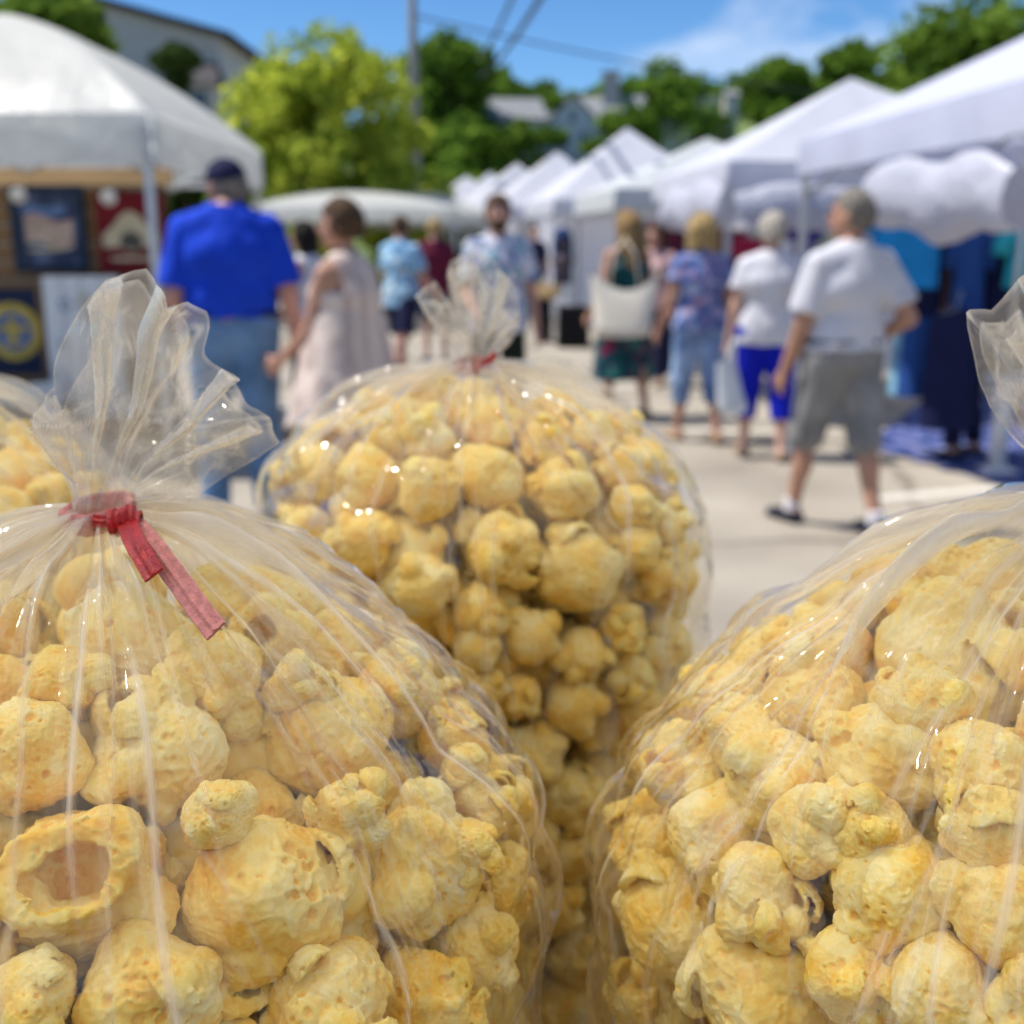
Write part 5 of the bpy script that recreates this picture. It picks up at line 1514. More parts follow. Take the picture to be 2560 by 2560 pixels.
class Bag:
    """a tied bag standing on the display table: position of its axis, neck height, half width, shoulder height"""
    def __init__(s, name, neck_px, depth, R, dome, corner, n=2.6, seed=1, fill_drop=0.03, pw=1.55, face=0.0, flange=()):
        s.neck = at_depth(*neck_px, depth)
        s.depth = depth
        s.x, s.y, s.zn = s.neck
        s.R, s.dome, s.corner, s.n, s.seed, s.pw = R, dome, corner, n, seed, pw
        s.zs = s.zn - dome                       # height where the shoulder meets the side
        s.fill_drop = fill_drop
        s.name = name; s.flange = flange
        v = np.array([s.x, s.y]); s.view = math.atan2(-v[1], -v[0])     # direction from the axis to the camera
    def g(s, th):
        a = th - s.corner
        return (np.abs(np.cos(a)) ** s.n + np.abs(np.sin(a)) ** s.n) ** (-1.0 / s.n)
    def rad(s, z, th, inset=0.0, top=0.0):
        """radius available at height z, direction th, with an inset; top lowers the dome"""
        zs, dome = s.zs - inset * 0.3, s.dome - top - inset * 0.7
        t = np.clip((z - zs) / dome, 0, 1)
        r = np.where(z < zs, 1.0, np.maximum(0, 1 - t ** s.pw) ** (1 / 2.0))
        w = np.clip(r * 1.2 - 0.2, 0, 1)
        return (s.R * r) * (1 + (s.g(th) - 1) * w) - inset
    def inside(s, p, inset, top):
        q = p - np.array([s.x, s.y, 0])
        th = math.atan2(q[1], q[0])
        if p[2] > s.zn - top - inset * 0.5 or p[2] < TABLE_Z + inset: return False
        return math.hypot(q[0], q[1]) < float(s.rad(np.array(p[2]), th, inset, top))

def bag_film(b, root, front=440, back=90, ns=150, creases=90):
    rng = np.random.RandomState(b.seed)
    # denser columns on the half that faces the aisle table edge and the camera
    th = np.concatenate([np.linspace(-1.95, 1.95, front, endpoint=False), np.linspace(1.95, 2 * math.pi - 1.95, back, endpoint=False)]) + b.view
    # profile from neck (s=0) over the shoulder (s=1) down the side (s>1)
    rn = 0.0065
    s1 = np.linspace(0, 1, int(ns * 0.62)) ** 1.15
    t = 1 - s1                                   # 1 at the neck, 0 at the shoulder edge
    ang = s1 * math.pi / 2
    rr = rn + (b.R - rn) * np.sin(ang) ** (2 / b.pw if b.pw < 2 else 1.0)
    zz = b.zs + b.dome * np.cos(ang) ** (2 / b.pw)
    side = np.linspace(0, 1, ns - len(s1) + 1)[1:]
    zz2 = b.zs + (TABLE_Z + 0.012 - b.zs) * side
    rr = np.concatenate([rr, np.full(len(side), b.R), [b.R * 0.95, b.R * 0.5, 0.001]])
    zz = np.concatenate([zz, zz2, [TABLE_Z + 0.002, TABLE_Z + 0.0015, TABLE_Z + 0.0015]])
    sp = np.concatenate([s1, 1 + side * 1.6, [2.7, 2.8, 2.9]])
    drr = np.gradient(rr); dzz = np.gradient(zz)
    ln = np.hypot(drr, dzz) + 1e-9
    nr, nz = -dzz / ln, drr / ln
    TH, SP = np.meshgrid(th, sp, indexing='ij')
    RR = np.broadcast_to(rr, TH.shape); ZZ = np.broadcast_to(zz, TH.shape)
    w = np.clip((RR / b.R) * 1.2 - 0.2, 0, 1)
    G = 1 + (b.g(TH) - 1) * w
    delta = np.zeros(TH.shape); crease = np.zeros(TH.shape)
    # tight gathers at the neck
    ph = TH * 23 + 1.6 * np.sin(TH * 3 + b.seed) + 0.8 * np.sin(TH * 7)
    tri = 2 / math.pi * np.arcsin(np.sin(ph))
    delta += 0.20 * np.minimum(RR, 0.045) * np.exp(-SP / 0.22) * tri
    delta += 0.10 * np.minimum(RR, 0.05) * np.exp(-SP / 0.3) * (2 / math.pi * np.arcsin(np.sin(TH * 43 + 2.2 * np.sin(TH * 5 + b.seed))))
    ph2 = TH * 11 + 1.3 * np.sin(TH * 2 + 2 * b.seed)
    delta += 0.0030 * np.sin(ph2) * np.exp(-((SP - 0.35) / 0.3) ** 2)
    # long sharp creases running out from the neck
    for i in range(creases):
        t0 = b.view + rng.uniform(-1.9, 1.9)
        s0 = rng.uniform(0.0, 0.35); e0 = s0 + rng.uniform(0.15, 1.15)
        if rng.rand() < 0.25: s0, e0 = rng.uniform(0.5, 1.2), rng.uniform(1.3, 2.4)
        curve = rng.normal() * 0.10
        amp = rng.uniform(0.0006, 0.0024) * rng.choice([1, 1, -1])
        wd = rng.uniform(0.0005, 0.0017)
        win = np.clip((SP - s0) / 0.10, 0, 1) * np.clip((e0 - SP) / 0.22, 0, 1)
        dth = (TH - t0 - curve * (SP - s0) ** 2 - 0.02 * np.sin(SP * 9 + i) + math.pi) % (2 * math.pi) - math.pi
        dist = np.abs(dth) * np.maximum(RR, 0.012)
        delta += amp * win * np.exp(-dist / wd)
        crease = np.maximum(crease, (rng.uniform(0.12, 0.4) if rng.rand() < .78 else rng.uniform(.4, .85)) * win * np.exp(-(dist / (0.45 * wd)) ** 2))  # white lines also stand in for light caught on the creases
        if i % 3 == 0:
            delta += 0.0022 * rng.normal() * win * np.exp(-(dist / 0.009) ** 2)
    # side seam: a flat flange of film standing off the filled bag
    for fa in b.flange:
        for off, am in ((0.0, 0.0065), (0.16, 0.0035)):
            dth = (TH - b.view - fa - off * np.sign(fa) * -1 - 0.05 * np.sin(SP * 4 + b.seed) + math.pi) % (2 * math.pi) - math.pi
            wn_ = np.clip((SP - 0.78) / 0.3, 0, 1) * (SP < 2.6)
            delta += am * wn_ * np.exp(-(np.abs(dth) * b.R / 0.0042) ** 1.3) * (0.8 + 0.2 * np.sin(SP * 11 + fa))
            crease = np.maximum(crease, 0.42 * wn_ * np.exp(-(dth * b.R / 0.0011) ** 2))
            crease = np.maximum(crease, 0.20 * wn_ * np.exp(-(dth * b.R / 0.005) ** 2))  # flange whitened to imitate its bright glow
    X = np.cos(TH) * RR; Y = np.sin(TH) * RR
    Pn = np.stack([X, Y, ZZ], -1).reshape(-1, 3)
    sd = np.clip((SP - 0.15) / 0.4, 0, 1)
    n1 = (1 - 2 * np.abs(perlin(Pn * np.array([30, 30, 8]) + b.seed * 3.3))).reshape(TH.shape)
    n2 = (1 - 2 * np.abs(perlin(Pn * np.array([75, 75, 22]) + b.seed * 9.1))).reshape(TH.shape)
    lim = np.clip((3.0 - SP) / 0.5, 0, 1) * (SP < 2.65)
    fd, fe = facets(Pn * np.array([34, 34, 11]) + 0.25 * np.stack([perlin(Pn * 20 + o) for o in (1, 5, 9)], 1), b.seed)
    fd = fd.reshape(TH.shape); fe = fe.reshape(TH.shape)
    delta += 0.0060 * (0.45 - fd) * sd * lim
    delta += (0.0024 * n1 + 0.0005 * n2) * sd * lim
    if getattr(b, 'placed', None):
        Rq = RR * G + delta * nr
        Q = np.stack([b.x + np.cos(TH) * Rq, b.y + np.sin(TH) * Rq, ZZ + delta * nz], -1).reshape(-1, 3)
        gap = np.full(len(Q), 0.02)
        for c, rad_ in b.placed:
            near = np.abs(Q[:, 2] - c[2]) < 0.035
            gap[near] = np.minimum(gap[near], np.linalg.norm(Q[near] - c, axis=1) - rad_ * 1.15)
        delta -= (np.clip(gap - 0.0015, 0, 0.011).reshape(TH.shape) * 0.62) * np.clip((SP - 0.3) / 0.35, 0, 1) * lim
    Rf = RR * G + delta * nr
    V = np.stack([b.x + np.cos(TH) * Rf, b.y + np.sin(TH) * Rf, np.maximum(ZZ + delta * nz, TABLE_Z + 0.001)], -1)
    nu, nv = TH.shape
    i, j = np.meshgrid(np.arange(nu), np.arange(nv - 1), indexing='ij')
    i2 = (i + 1) % nu
    F = np.stack([i * nv + j, i * nv + j + 1, i2 * nv + j + 1, i2 * nv + j], -1).reshape(-1, 4)
    V = V.reshape(-1, 3) - np.array([b.x, b.y, TABLE_Z])
    crease += 0.42 * np.exp(-SP / 0.13) + 0.10 * np.clip(np.abs(tri) - 0.8, 0, 1) * 5 * np.exp(-SP / 0.3)
    # fine radial pull lines, whitest over the shoulder
    U1 = np.stack([np.cos(TH) * 14, np.sin(TH) * 14, SP * 0.9 + b.seed], -1).reshape(-1, 3)
    U2 = np.stack([np.cos(TH) * 37, np.sin(TH) * 37, SP * 1.6 + b.seed], -1).reshape(-1, 3)
    st = np.clip(perlin(U1) * 1.6 + 0.25, 0, 1).reshape(TH.shape) * 0.55 + np.clip(1 - np.abs(perlin(U2)) * 5, 0, 1).reshape(TH.shape) * 0.45
    crease += 0.22 * st * np.exp(-((SP - 0.22) / 0.28) ** 2)
    crease += 0.30 * np.clip(1 - fe / 0.035, 0, 1) * sd * lim * np.clip(perlin(Pn * 16 + 5).reshape(TH.shape) * 3, 0, 1)
    me = mesh_np('bag_film', V, F)
    set_attr(me, 'crease', np.clip(crease, 0, 0.8).reshape(-1))
    return link('bag_film', me, FILM, root)

def bag_ruffle(b, root, polar, npleat=9, seed=0, nU=420, nT=34, back=0.82, lean=0.0, sep=0.016, crumple=0.0045):
    """the flared film above the tie: a pleated loop fanned out; polar = (angle from upright, length in photo px at the neck's depth)"""
    rng = np.random.RandomState(seed)
    pa = np.array([p[0] for p in polar], float); pl = np.array([p[1] for p in polar], float) * b.depth / FPX
    u = np.linspace(0, 1, nU, endpoint=False)
    front = u < 0.5
    k = np.where(front, u * 2, 2 - u * 2)
    tri = lambda x: 2 / math.pi * np.arcsin(np.sin(x * 2 * math.pi))
    ua = u + 0.030 * np.sin(u * 2 * math.pi * 3 + seed) + 0.016 * np.sin(u * 2 * math.pi * 7 + 2 * seed)
    al = pa[0] + (pa[-1] - pa[0]) * k
    al2 = al + 8.5 * tri(npleat * ua) * np.sin(math.pi * k) ** 0.5
    al2 = np.clip(al2, pa[0], pa[-1])
    L = np.interp(al2, pa, pl)
    jag = perlin(np.stack([u * 40, u * 0 + seed, u * 0], 1)) * 0.06
    L = L * np.where(front, 1.0, back + 0.12 * np.sin(u * 40 + seed)) * (1 + jag)
    t = np.linspace(0, 1, nT)
    U, T = np.meshgrid(np.arange(nU), t, indexing='ij')
    A = np.radians(al2)[:, None]
    A = A * (1 - 0.35 * (1 - T) ** 2)
    ph = 2 * math.pi * u[:, None]
    fr = np.where(front, -1.0, 1.0)[:, None]
    rn = 0.0065
    nx = -np.cos(ph) * rn; ny = -np.sin(ph) * rn
    x = nx * (1 - T) ** 2 + np.sin(A) * L[:, None] * T
    z = np.cos(A) * L[:, None] * T
    bulge = np.sin(math.pi * k)[:, None] ** 0.7
    y = ny * (1 - T) ** 2 + fr * sep * bulge * T ** 0.8 + 0.0065 * T * tri(npleat * ua + 0.25)[:, None] - lean * z
    # creases across the fan: faceted crumple
    P = np.stack([x, y, z], -1).reshape(-1, 3)
    tw_ = np.clip(T.reshape(-1, 1) * 1.8, 0, 1)
    d1, e1 = facets(P * 42 + seed, seed); d2, e2 = facets(P * 95 + seed, seed + 3)
    for f, a in ((24, 0.9), (60, 0.25)):
        dv = np.stack([1 - 2.4 * np.abs(perlin(P * f + o + seed)) for o in (1.7, 8.3, 15.1)], 1) - 0.25
        P = P + dv * np.array([0.5, 1.2, 0.5]) * a * crumple * tw_
    P = P + np.array([0.25, -1.0, 0.2]) * ((d1 - .45) * 0.011 + (d2 - .45) * 0.0030)[:, None] * tw_
    yaw = b.view + math.pi / 2
    c, s_ = math.cos(yaw), math.sin(yaw)
    # local x -> right as seen by the camera, local y -> away from it
    rx = np.array([-math.sin(b.view), math.cos(b.view), 0]); ry = np.array([-math.cos(b.view), -math.sin(b.view), 0])
    V = np.array([0, 0, b.zn - TABLE_Z]) + P[:, :1] * rx + P[:, 1:2] * ry + P[:, 2:] * np.array([0, 0, 1.0])
    i, j = np.meshgrid(np.arange(nU), np.arange(nT - 1), indexing='ij')
    F = np.stack([i * nT + j, ((i + 1) % nU) * nT + j, ((i + 1) % nU) * nT + j + 1, i * nT + j + 1], -1).reshape(-1, 4)
    me = mesh_np('bag_ruffle', V, F)
    pl_ = np.repeat(np.clip(np.abs(tri(npleat * ua)) - 0.86, 0, 1) / .14, nT)
    fold = np.clip(1 - e1 / 0.045, 0, 1) * 0.55 + np.clip(1 - e2 / 0.06, 0, 1) * 0.2 + 0.18 * pl_
    rim = np.clip((T.reshape(-1) - 0.97) / 0.03, 0, 1) * 0.3
    set_attr(me, 'crease', np.clip(fold * np.clip(T.reshape(-1) * 2, 0, 1) + rim, 0, 0.7))
    return link('bag_ruffle', me, FILM_TOP, root)

def ribbon(path, width, thick=0.0004, tw=None, mat_=None, name='tie_tail', parent=None, org=None, wire=True):
    """a flat paper tie laid along world points; tw = sideways direction at each point"""
    pts = [Vector(p) for p in path]
    # subdivide with Catmull-Rom
    P = []; Wd = []
    n = len(pts)
    for i in range(n - 1):
        a, b_, c, d = pts[max(i - 1, 0)], pts[i], pts[i + 1], pts[min(i + 2, n - 1)]
        for k in range(8):
            t = k / 8
            P.append(0.5 * ((2 * b_) + (c - a) * t + (2 * a - 5 * b_ + 4 * c - d) * t * t + (3 * b_ - a - 3 * c + d) * t ** 3))
            w0, w1 = Vector(tw[i]), Vector(tw[i + 1])
            Wd.append((w0 * (1 - t) + w1 * t).normalized())
    P.append(pts[-1]); Wd.append(Vector(tw[-1]).normalized())
    G = []
    m = MB()
    prof = [(-1, 0), (-0.9, 1), (-0.35, 0.7), (-0.12, 1.5), (0, 2.0), (0.12, 1.5), (0.35, 0.7), (0.9, 1), (1, 0), (0.9, -1), (0, -1), (-0.9, -1)]
    for i, p in enumerate(P):
        d = (P[min(i + 1, len(P) - 1)] - P[max(i - 1, 0)]).normalized()
        w = (Wd[i] - d * Wd[i].dot(d)).normalized()
        nn = d.cross(w)
        wob = 1 + 0.02 * math.sin(i * 1.3)
        G.append([p + w * (a * width / 2 * wob) + nn * (c * thick) - Vector(org) for a, c in prof] )
    Gc = [row + [row[0]] for row in G]
    m.grid(Gc, smooth=False)
    for row in (G[0], G[-1]):
        m.add(row, [tuple(range(len(row)))])
    return m.build(name, mat_, parent)

def tie_ring(b, root, h=0.0055, r=0.0078, mat_=None):
    m = MB()
    G = []
    for i in range(40):
        a = 2 * math.pi * i / 40
        wob = 1 + 0.07 * math.sin(5 * a + b.seed) + 0.04 * math.sin(11 * a)
        row = []
        for (dr, dz) in ((0, -1), (0.0008, -0.85), (0.0011, 0), (0.0008, 0.85), (0, 1), (-0.001, 0.8), (-0.001, -0.8), (0, -1)):
            tilt = 0.0012 * math.sin(a + 0.6)
            row.append((math.cos(a) * (r * wob + dr), math.sin(a) * (r * wob + dr), b.zn - TABLE_Z + dz * h / 2 + tilt))
        G.append(row)
    m.grid(G, smooth=True, closed_u=True)
    return m.build('tie_band', mat_ or TIE_PINK, root)

FL = Bag('front_left', (250, 1283), 0.268, 0.107, 0.083, 0.45, n=2.25, seed=3, fill_drop=0.006, flange=(1.12,))
FR = Bag('front_right', (2690, 1255), 0.262, 0.109, 0.090, 0.9, n=2.25, seed=8, fill_drop=0.004, pw=1.5, flange=(-1.18,))
MD = Bag('middle', (1182, 915), 0.480, 0.0975, 0.058, 0.35, n=2.8, seed=5, fill_drop=-0.004, pw=1.65, flange=(1.25, -1.3))
LB = Bag('back_left', (-215, 955), 0.455, 0.094, 0.070, 0.3, n=2.6, seed=12, fill_drop=0.002)

def bag_root(b, label):
    r = empty('popcorn_bag', (b.x, b.y, TABLE_Z))
    tag(r, label, 'popcorn bag', 'clear bags of popcorn on the table')
    return r

fl = bag_root(FL, 'clear popcorn bag at front left, fanned top tied with a dangling red twist tie')
fr = bag_root(FR, 'clear popcorn bag at front right, cut off by the right edge')
md = bag_root(MD, 'clear popcorn bag standing behind and between the two front bags')
lb = bag_root(LB, 'clear popcorn bag at the left edge, half hidden behind the front left bag')
bag_ruffle(FL, fl, [(-48, 150), (-38, 265), (-16, 320), (-8, 430), (4, 570), (13, 600), (20, 525), (24, 570), (30, 560), (35, 470), (48, 468), (56, 456), (71, 474), (80, 310), (94, 130)], seed=2, npleat=10)
bag_ruffle(MD, md, [(-50, 120), (-43, 219), (-27, 226), (-23, 165), (-12, 255), (4, 262), (20, 234), (40, 158), (66, 70)], seed=6, npleat=9, nU=300, nT=24, sep=0.012, crumple=0.005)
bag_ruffle(FR, fr, [(-58, 150), (-46, 300), (-40, 410), (-33, 555), (-28, 520), (-13, 590), (10, 560), (40, 450), (75, 300)], seed=9, npleat=10)
bag_ruffle(LB, lb, [(-60, 180), (-30, 260), (0, 300), (20, 240), (50, 200)], seed=4, npleat=6, nU=200, nT=20)
for b, r in ((FL, fl), (FR, fr), (MD, md), (LB, lb)):
    tie_ring(b, r)
# twist tie of the front left bag: knot and two tails
o = (FL.x, FL.y, TABLE_Z)
D0 = FL.depth - 0.0095
tp = lambda px, py, d=0.0: at_depth(px, py, D0 - d)
rt = RGT; up = UPV
def film_depth(b, px, py):
    r = ray(px, py); t = 0.08
    while t < 0.9 and not b.inside(CAM + r * t, -0.0035, 0.0): t += 0.0005
    return t
on = lambda px, py, off=0.0: at_depth(px, py, min(film_depth(FL, px, py), D0) - 0.0015 - off)
ribbon([tp(235, 1300, -.001), tp(265, 1303, .0008), tp(300, 1292, .003), tp(325, 1300, .004)], 0.0030, tw=[up, up, up + rt * .5, up], mat_=TIE_RED, name='tie_knot', parent=fl, org=o)
kn = MB()
hel = [np.array(tp(288 + 52 * k / 24, 1302 + 8 * math.sin(k * .3), .003)) + 0.0023 * (up * math.cos(k * .85) - FWD * math.sin(k * .85)) for k in range(25)]
ribbon(hel, 0.0032, tw=[rt + up * 0.3 * math.sin(k) for k in range(25)], mat_=TIE_RED, name='tie_knot', parent=fl, org=o, thick=0.0005)
ribbon([tp(318, 1303, .003), on(335, 1350, .003), on(362, 1398, .003), on(385, 1438, .002)], 0.0048, tw=[rt * .8 + up * .2, rt + up * .5, rt + up * .8, rt + up * .6], mat_=TIE_RED, name='tie_tail', parent=fl, org=o)
ribbon([tp(330, 1308, .001), on(378, 1362, .0005), on(432, 1432, .0005), on(490, 1512, .001), on(540, 1578, .002)], 0.0052, tw=[rt + up * .4, rt + up * .7, rt + up * .8, rt + up * .75, rt + up * .8], mat_=TIE_PINK, name='tie_tail', parent=fl, org=o)
# short tail of the middle bag's tie
o2 = (MD.x, MD.y, TABLE_Z)
D1 = MD.depth - 0.009
ribbon([at_depth(1205, 912, D1), at_depth(1226, 898, D1 - .004), at_depth(1240, 884, D1 - .005)], 0.0030, tw=[up, up, up], mat_=TIE_RED, name='tie_tail', parent=md, org=o2)

# ------------------------------------------------------------------ the popcorn in the bags
prng = random.Random(4)
def rand_rot():
    q = np.random.RandomState(prng.randint(0, 10 ** 6)).normal(size=4)
    from mathutils import Quaternion
    return Quaternion(q / np.linalg.norm(q))

def hit(b, px, py, dpx):
    r = ray(px, py)
    rad = 0.014
    for it in range(3):
        d = None
        for k in (1.0, 0.88):
            t = 0.08
            while t < 0.9:
                if b.inside(CAM + r * t, rad * k + 0.002, b.fill_drop):
                    d = t; break
                t += 0.0015
            if d: break
        if d is None: return None
        rad = dpx * d / FPX / 2
    return CAM + r * d, rad

N_POP = [0]
def put_popcorn(c, rad, me, label, group, rot=None):
    o = bpy.data.objects.new('popcorn_piece', me)
    COL.objects.link(o)
    o.location = [float(x) for x in c]
    s = rad / 0.92
    o.scale = (s, s, s)
    o.rotation_mode = 'QUATERNION'
    o.rotation_quaternion = rot if rot is not None else rand_rot()
    tag(o, label, 'popcorn', group)
    N_POP[0] += 1
    return o

def toward_cam(c, spin=0.0):
    """rotation that turns a piece's open side (-Y) to the camera"""
    d = (Vector(CAM) - Vector([float(x) for x in c])).normalized()
    q = Vector((0.15, -0.95, 0.2)).rotation_difference(d)
    from mathutils import Quaternion
    return Quaternion(d, spin) @ q

ORD = ['first', 'second', 'third', 'fourth', 'fifth', 'sixth', 'seventh', 'eighth', 'ninth', 'tenth', 'eleventh', 'twelfth', 'thirteenth', 'fourteenth', 'fifteenth', 'sixteenth', 'seventeenth', 'eighteenth']
ORD += ['%dth' % k for k in range(19, 80)]
def fill_bag(b, heroes, words, group, n_rand, n_layer2, lo, stuff_n):
    placed = []; shown = []
    for h in heroes:
        px, py, dp = [v * 2560 / 1932 for v in h[:3]]
        if dp < 260: dp *= 1.12
        if b is FR: dp *= 1.12
        k = h[3] if len(h) > 3 else 'r'
        res = hit(b, px, py, dp)
        if res is None: continue
        c, rad = res
        placed.append((c, rad))
        if k == 'o':
            shown.append((put_popcorn(c, rad, POP_OPEN[len(placed) % 3], '', group, toward_cam(c, h[4] if len(h) > 4 else 0.0)), 'split open popcorn piece'))
        else:
            shown.append((put_popcorn(c, rad, POP_ROUND[prng.randrange(7)], '', group), 'big popcorn piece' if rad > .0165 else ('small popcorn piece' if rad < .0115 else 'popcorn piece')))
    rr = np.random.RandomState(b.seed * 13)
    def scatter(n, extra, tries, vis):
        cnt = 0
        for t in range(tries):
            if cnt >= n: break
            th = b.view + rr.uniform(-1.75, 1.75)
            z = rr.uniform(lo, b.zn - b.fill_drop)
            rad = rr.uniform(0.0120, 0.0165) * (1.06 if b.depth < .3 else 1.0)
            ins = rad * 0.98 + 0.002 + extra
            if rr.rand() < 0.45:          # on the dome: even over its plan
                rho = math.sqrt(rr.rand()); z = b.zs - ins * .3 + (b.dome - b.fill_drop - ins * .7) * max(0, 1 - rho * rho) ** (1 / b.pw) - 1e-4
            R_ = float(b.rad(np.array(z), th, ins, b.fill_drop))
            if R_ <= 0.004: continue
            if z > b.zn - b.fill_drop - ins * .5: continue
            # near the top pieces also lie inside the outline
            if z > b.zs: R_ *= math.sqrt(rr.uniform(0.2, 1.0)) if rr.rand() < 0.3 else 1.0
            c = np.array([b.x + math.cos(th) * R_, b.y + math.sin(th) * R_, z])
            if any(np.linalg.norm(c - q) < 0.74 * (rad + s) for q, s in placed): continue
            placed.append((c, rad))
            cnt += 1
            if vis:
                x, y, d = proj(c)
                m = rad / d * FPX
                if -m < x < 2560 + m and y < 2560 + m:
                    ob = put_popcorn(c, rad, POP_ROUND[prng.randrange(7)], 'popcorn piece mostly hidden behind others ' + words, group + ', behind')
                    if extra == 0: shown.append((ob, 'popcorn piece'))
                    continue
            rest.append((c, rad))
    rest = []
    scatter(n_rand, 0.0, 9000, True)
    scatter(n_layer2, 0.019, 9000, True)
    # say which piece is which: row from the top, place from the left
    its = sorted([(proj(ob.location)[1], proj(ob.location)[0], ob, w_) for ob, w_ in shown], key=lambda q: q[0])
    row_h = 2.1 * FPX * 0.013 / b.depth * (1.25 if b.depth < .3 else 1.0)
    rows = []
    for q in its:
        if rows and q[0] - rows[-1][0][0] < row_h: rows[-1].append(q)
        else: rows.append([q])
    for ri, row in enumerate(rows):
        for ci, q in enumerate(sorted(row, key=lambda q: q[1])):
            q[2]['label'] = '%s %s, %s row, %s from left' % (q[3], words, ORD[ri], ORD[ci])
            q[2]['group'] = group
    # a packed core that the outer pieces rest on
    zc = TABLE_Z + 0.02
    while zc < b.zn - b.fill_drop - 0.03:
        for gx_ in np.arange(-0.09, 0.091, 0.024):
            for gy_ in np.arange(-0.09, 0.091, 0.024):
                th = math.atan2(gy_, gx_)
                if math.hypot(gx_, gy_) < float(b.rad(np.array(zc), th, 0.031, b.fill_drop)):
                    rest.append((np.array([b.x + gx_ + rr.normal() * .003, b.y + gy_ + rr.normal() * .003, zc + rr.normal() * .003]), 0.0155))
        zc += 0.022
    n_core = len(rest)
    b.placed = list(placed)
    # everything else in the bag, out of the picture or round the back
    for t in range(stuff_n * 12):
        if len(rest) - n_core > stuff_n: break
        th = rr.uniform(0, 2 * math.pi); z = rr.uniform(TABLE_Z + 0.016, b.zn - b.fill_drop - 0.01)
        rad = rr.uniform(0.012, 0.0155); ins = rad + 0.003
        R_ = float(b.rad(np.array(z), th, ins, b.fill_drop))
        if R_ < 0.01: continue
        R_ *= 1.0 if rr.rand() < 0.7 else rr.uniform(0.3, 0.8)
        c = np.array([b.x + math.cos(th) * R_, b.y + math.sin(th) * R_, z])
        if any(np.linalg.norm(c - q) < 0.86 * (rad + s) for q, s in placed): continue
        placed.append((c, rad)); rest.append((c, rad))
    if rest:
        VV, FF, TT = [], [], []
        off = 0
        base = []
        for me in POP_LOW:
            v = np.empty(len(me.vertices) * 3, np.float32); me.vertices.foreach_get('co', v)
            f = np.empty(len(me.loops), np.int32); me.loops.foreach_get('vertex_index', f)
            tt = np.empty(len(me.vertices), np.float32); me.attributes['tint'].data.foreach_get('value', tt)
            base.append((v.reshape(-1, 3), f.reshape(-1, 4), tt))
        for c, rad in rest:
            v, f, tt = base[rr.randint(3)]
            M = np.array(rand_rot().to_matrix())
            VV.append(v @ M.T * (rad / 0.92) + c - np.array([b.x, b.y, TABLE_Z])); FF.append(f + off); TT.append(tt); off += len(v)
        me = mesh_np('popcorn_filling', np.concatenate(VV), np.concatenate(FF))
        set_attr(me, 'tint', np.concatenate(TT))
        o = link('popcorn_filling', me, POP, None, (b.x, b.y, TABLE_Z))
        kind(o, 'stuff'); o['label'] = 'rest of the popcorn ' + words; o['category'] = 'popcorn'

H_FL = [(250, 1245, 320), (58, 1420, 210), (312, 1420, 285), (610, 1388, 310), (500, 1195, 150, 'o', 1.0), (690, 1215, 190), (800, 1285, 120), (858, 1400, 130), (905, 1510, 120),
        (150, 1665, 335, 'o', 0.4), (492, 1690, 345), (800, 1630, 280), (660, 1535, 150), (890, 1790, 200), (940, 1660, 120), (275, 1880, 300), (620, 1890, 270), (800, 1900, 190), (60, 1880, 200), (410, 1540, 130), (560, 1290, 120), (120, 1290, 150), (570, 1120, 120), (640, 1150, 130), (730, 1300, 120), (960, 1780, 110), (880, 1600, 120), (400, 1130, 140), (770, 1215, 90), (985, 1880, 100), (930, 1560, 90), (880, 1450, 90)]
H_FR = [(1800, 1265, 330), (1560, 1235, 170), (1540, 1330, 200), (1660, 1440, 230), (1380, 1330, 150), (1475, 1470, 210), (1285, 1395, 110), (1540, 1565, 160), (1350, 1575, 200), (1280, 1735, 220),
        (1690, 1680, 240), (1600, 1830, 170), (1440, 1870, 270), (1850, 1450, 220), (1880, 1570, 170), (1900, 1720, 210), (1210, 1600, 130), (1180, 1750, 110), (1240, 1870, 160), (1770, 1870, 220), (1650, 1570, 140), (1740, 1340, 150), (1330, 1290, 110), (1255, 1400, 100), (1430, 1225, 130), (1560, 1150, 140), (1680, 1130, 160), (1860, 1110, 200), (1200, 1490, 90), (1165, 1650, 90), (1320, 1360, 110), (1420, 1400, 150)]
_m = lambda x, y, d, *k: ((620 + x * .6211) * 1932 / 2560, (600 + y * .6211) * 1932 / 2560, d * .6211 * 1932 / 2560, *k)
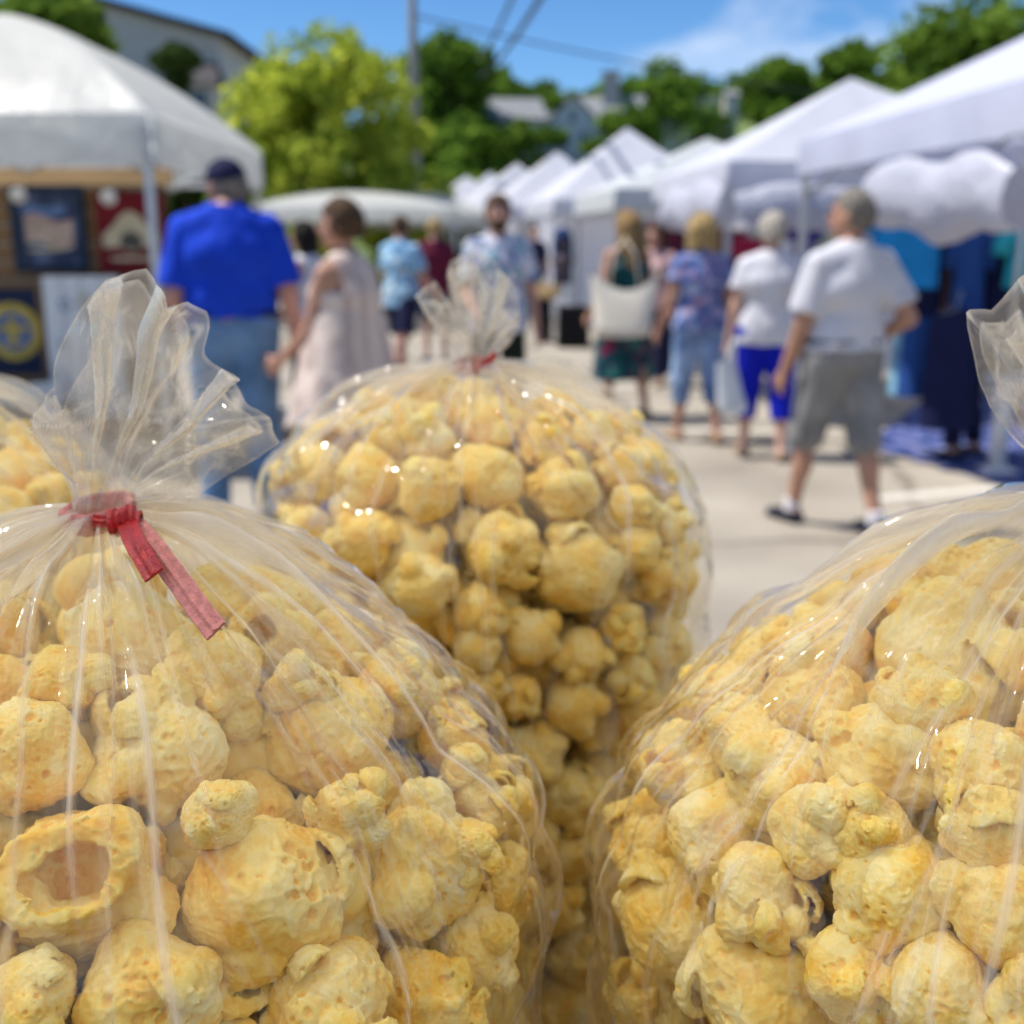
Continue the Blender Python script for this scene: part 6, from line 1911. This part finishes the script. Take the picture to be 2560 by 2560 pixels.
H_MD = [_m(480, 960, 240), _m(725, 1010, 240), _m(975, 960, 270), _m(1270, 1010, 290), _m(1020, 1240, 310), _m(1320, 1330, 340), _m(700, 1400, 270), _m(470, 1220, 260), _m(230, 1180, 220), _m(330, 810, 190, 'o', .5),
        _m(720, 800, 230), _m(980, 740, 230), _m(1500, 920, 190), _m(1550, 1080, 190), _m(1570, 1240, 210), _m(930, 1490, 210), _m(920, 1640, 190), _m(1130, 1600, 240), _m(1340, 1660, 230), _m(1510, 1560, 190), _m(1540, 1750, 190),
        _m(1300, 1870, 250), _m(1090, 1830, 190), _m(970, 1800, 160), _m(1650, 1350, 160), _m(1690, 1150, 170), _m(1200, 820, 210), _m(1390, 800, 200), _m(200, 960, 200), _m(560, 800, 180), _m(1600, 850, 200),
        (1010, 1420, 120), (1070, 1500, 120), (1000, 1580, 120), (1070, 1610, 125), (1040, 1710, 115), (1090, 1800, 120), (1060, 1890, 120)] + [(x * 1932 / 2560, y * 1932 / 2560, d * 1932 / 2560) for x, y, d in ((1650, 1105, 130), (1560, 1050, 130), (1450, 1015, 130), (1340, 990, 130), (840, 1060, 130), (750, 1130, 130), (695, 1230, 120), (950, 1005, 130), (1060, 985, 130), (1230, 975, 130), (1710, 1180, 110), (1720, 1300, 110), (1700, 1420, 110), (680, 1330, 110))]
fill_bag(FL, H_FL, 'in the front left bag', 'popcorn in the front left bag', 60, 60, 1.33, 130)
fill_bag(FR, H_FR, 'in the front right bag', 'popcorn in the front right bag', 60, 60, 1.33, 130)
fill_bag(MD, H_MD, 'in the middle bag', 'popcorn in the middle bag', 50, 45, 1.16, 130)
fill_bag(LB, [(x * .7547, y * .7547, d * .7547) for x, y, d in ((25, 1085, 150), (100, 1165, 120), (35, 1190, 140), (110, 1250, 120), (20, 1290, 140), (140, 1220, 90), (60, 1120, 110))], 'in the bag at the left edge', 'popcorn in the bag at the left edge', 24, 6, 1.30, 130)
bag_film(FL, fl, creases=125)
bag_film(FR, fr, creases=150)
bag_film(MD, md, front=380, ns=130, creases=110)
bag_film(LB, lb, front=200, ns=90, creases=50)
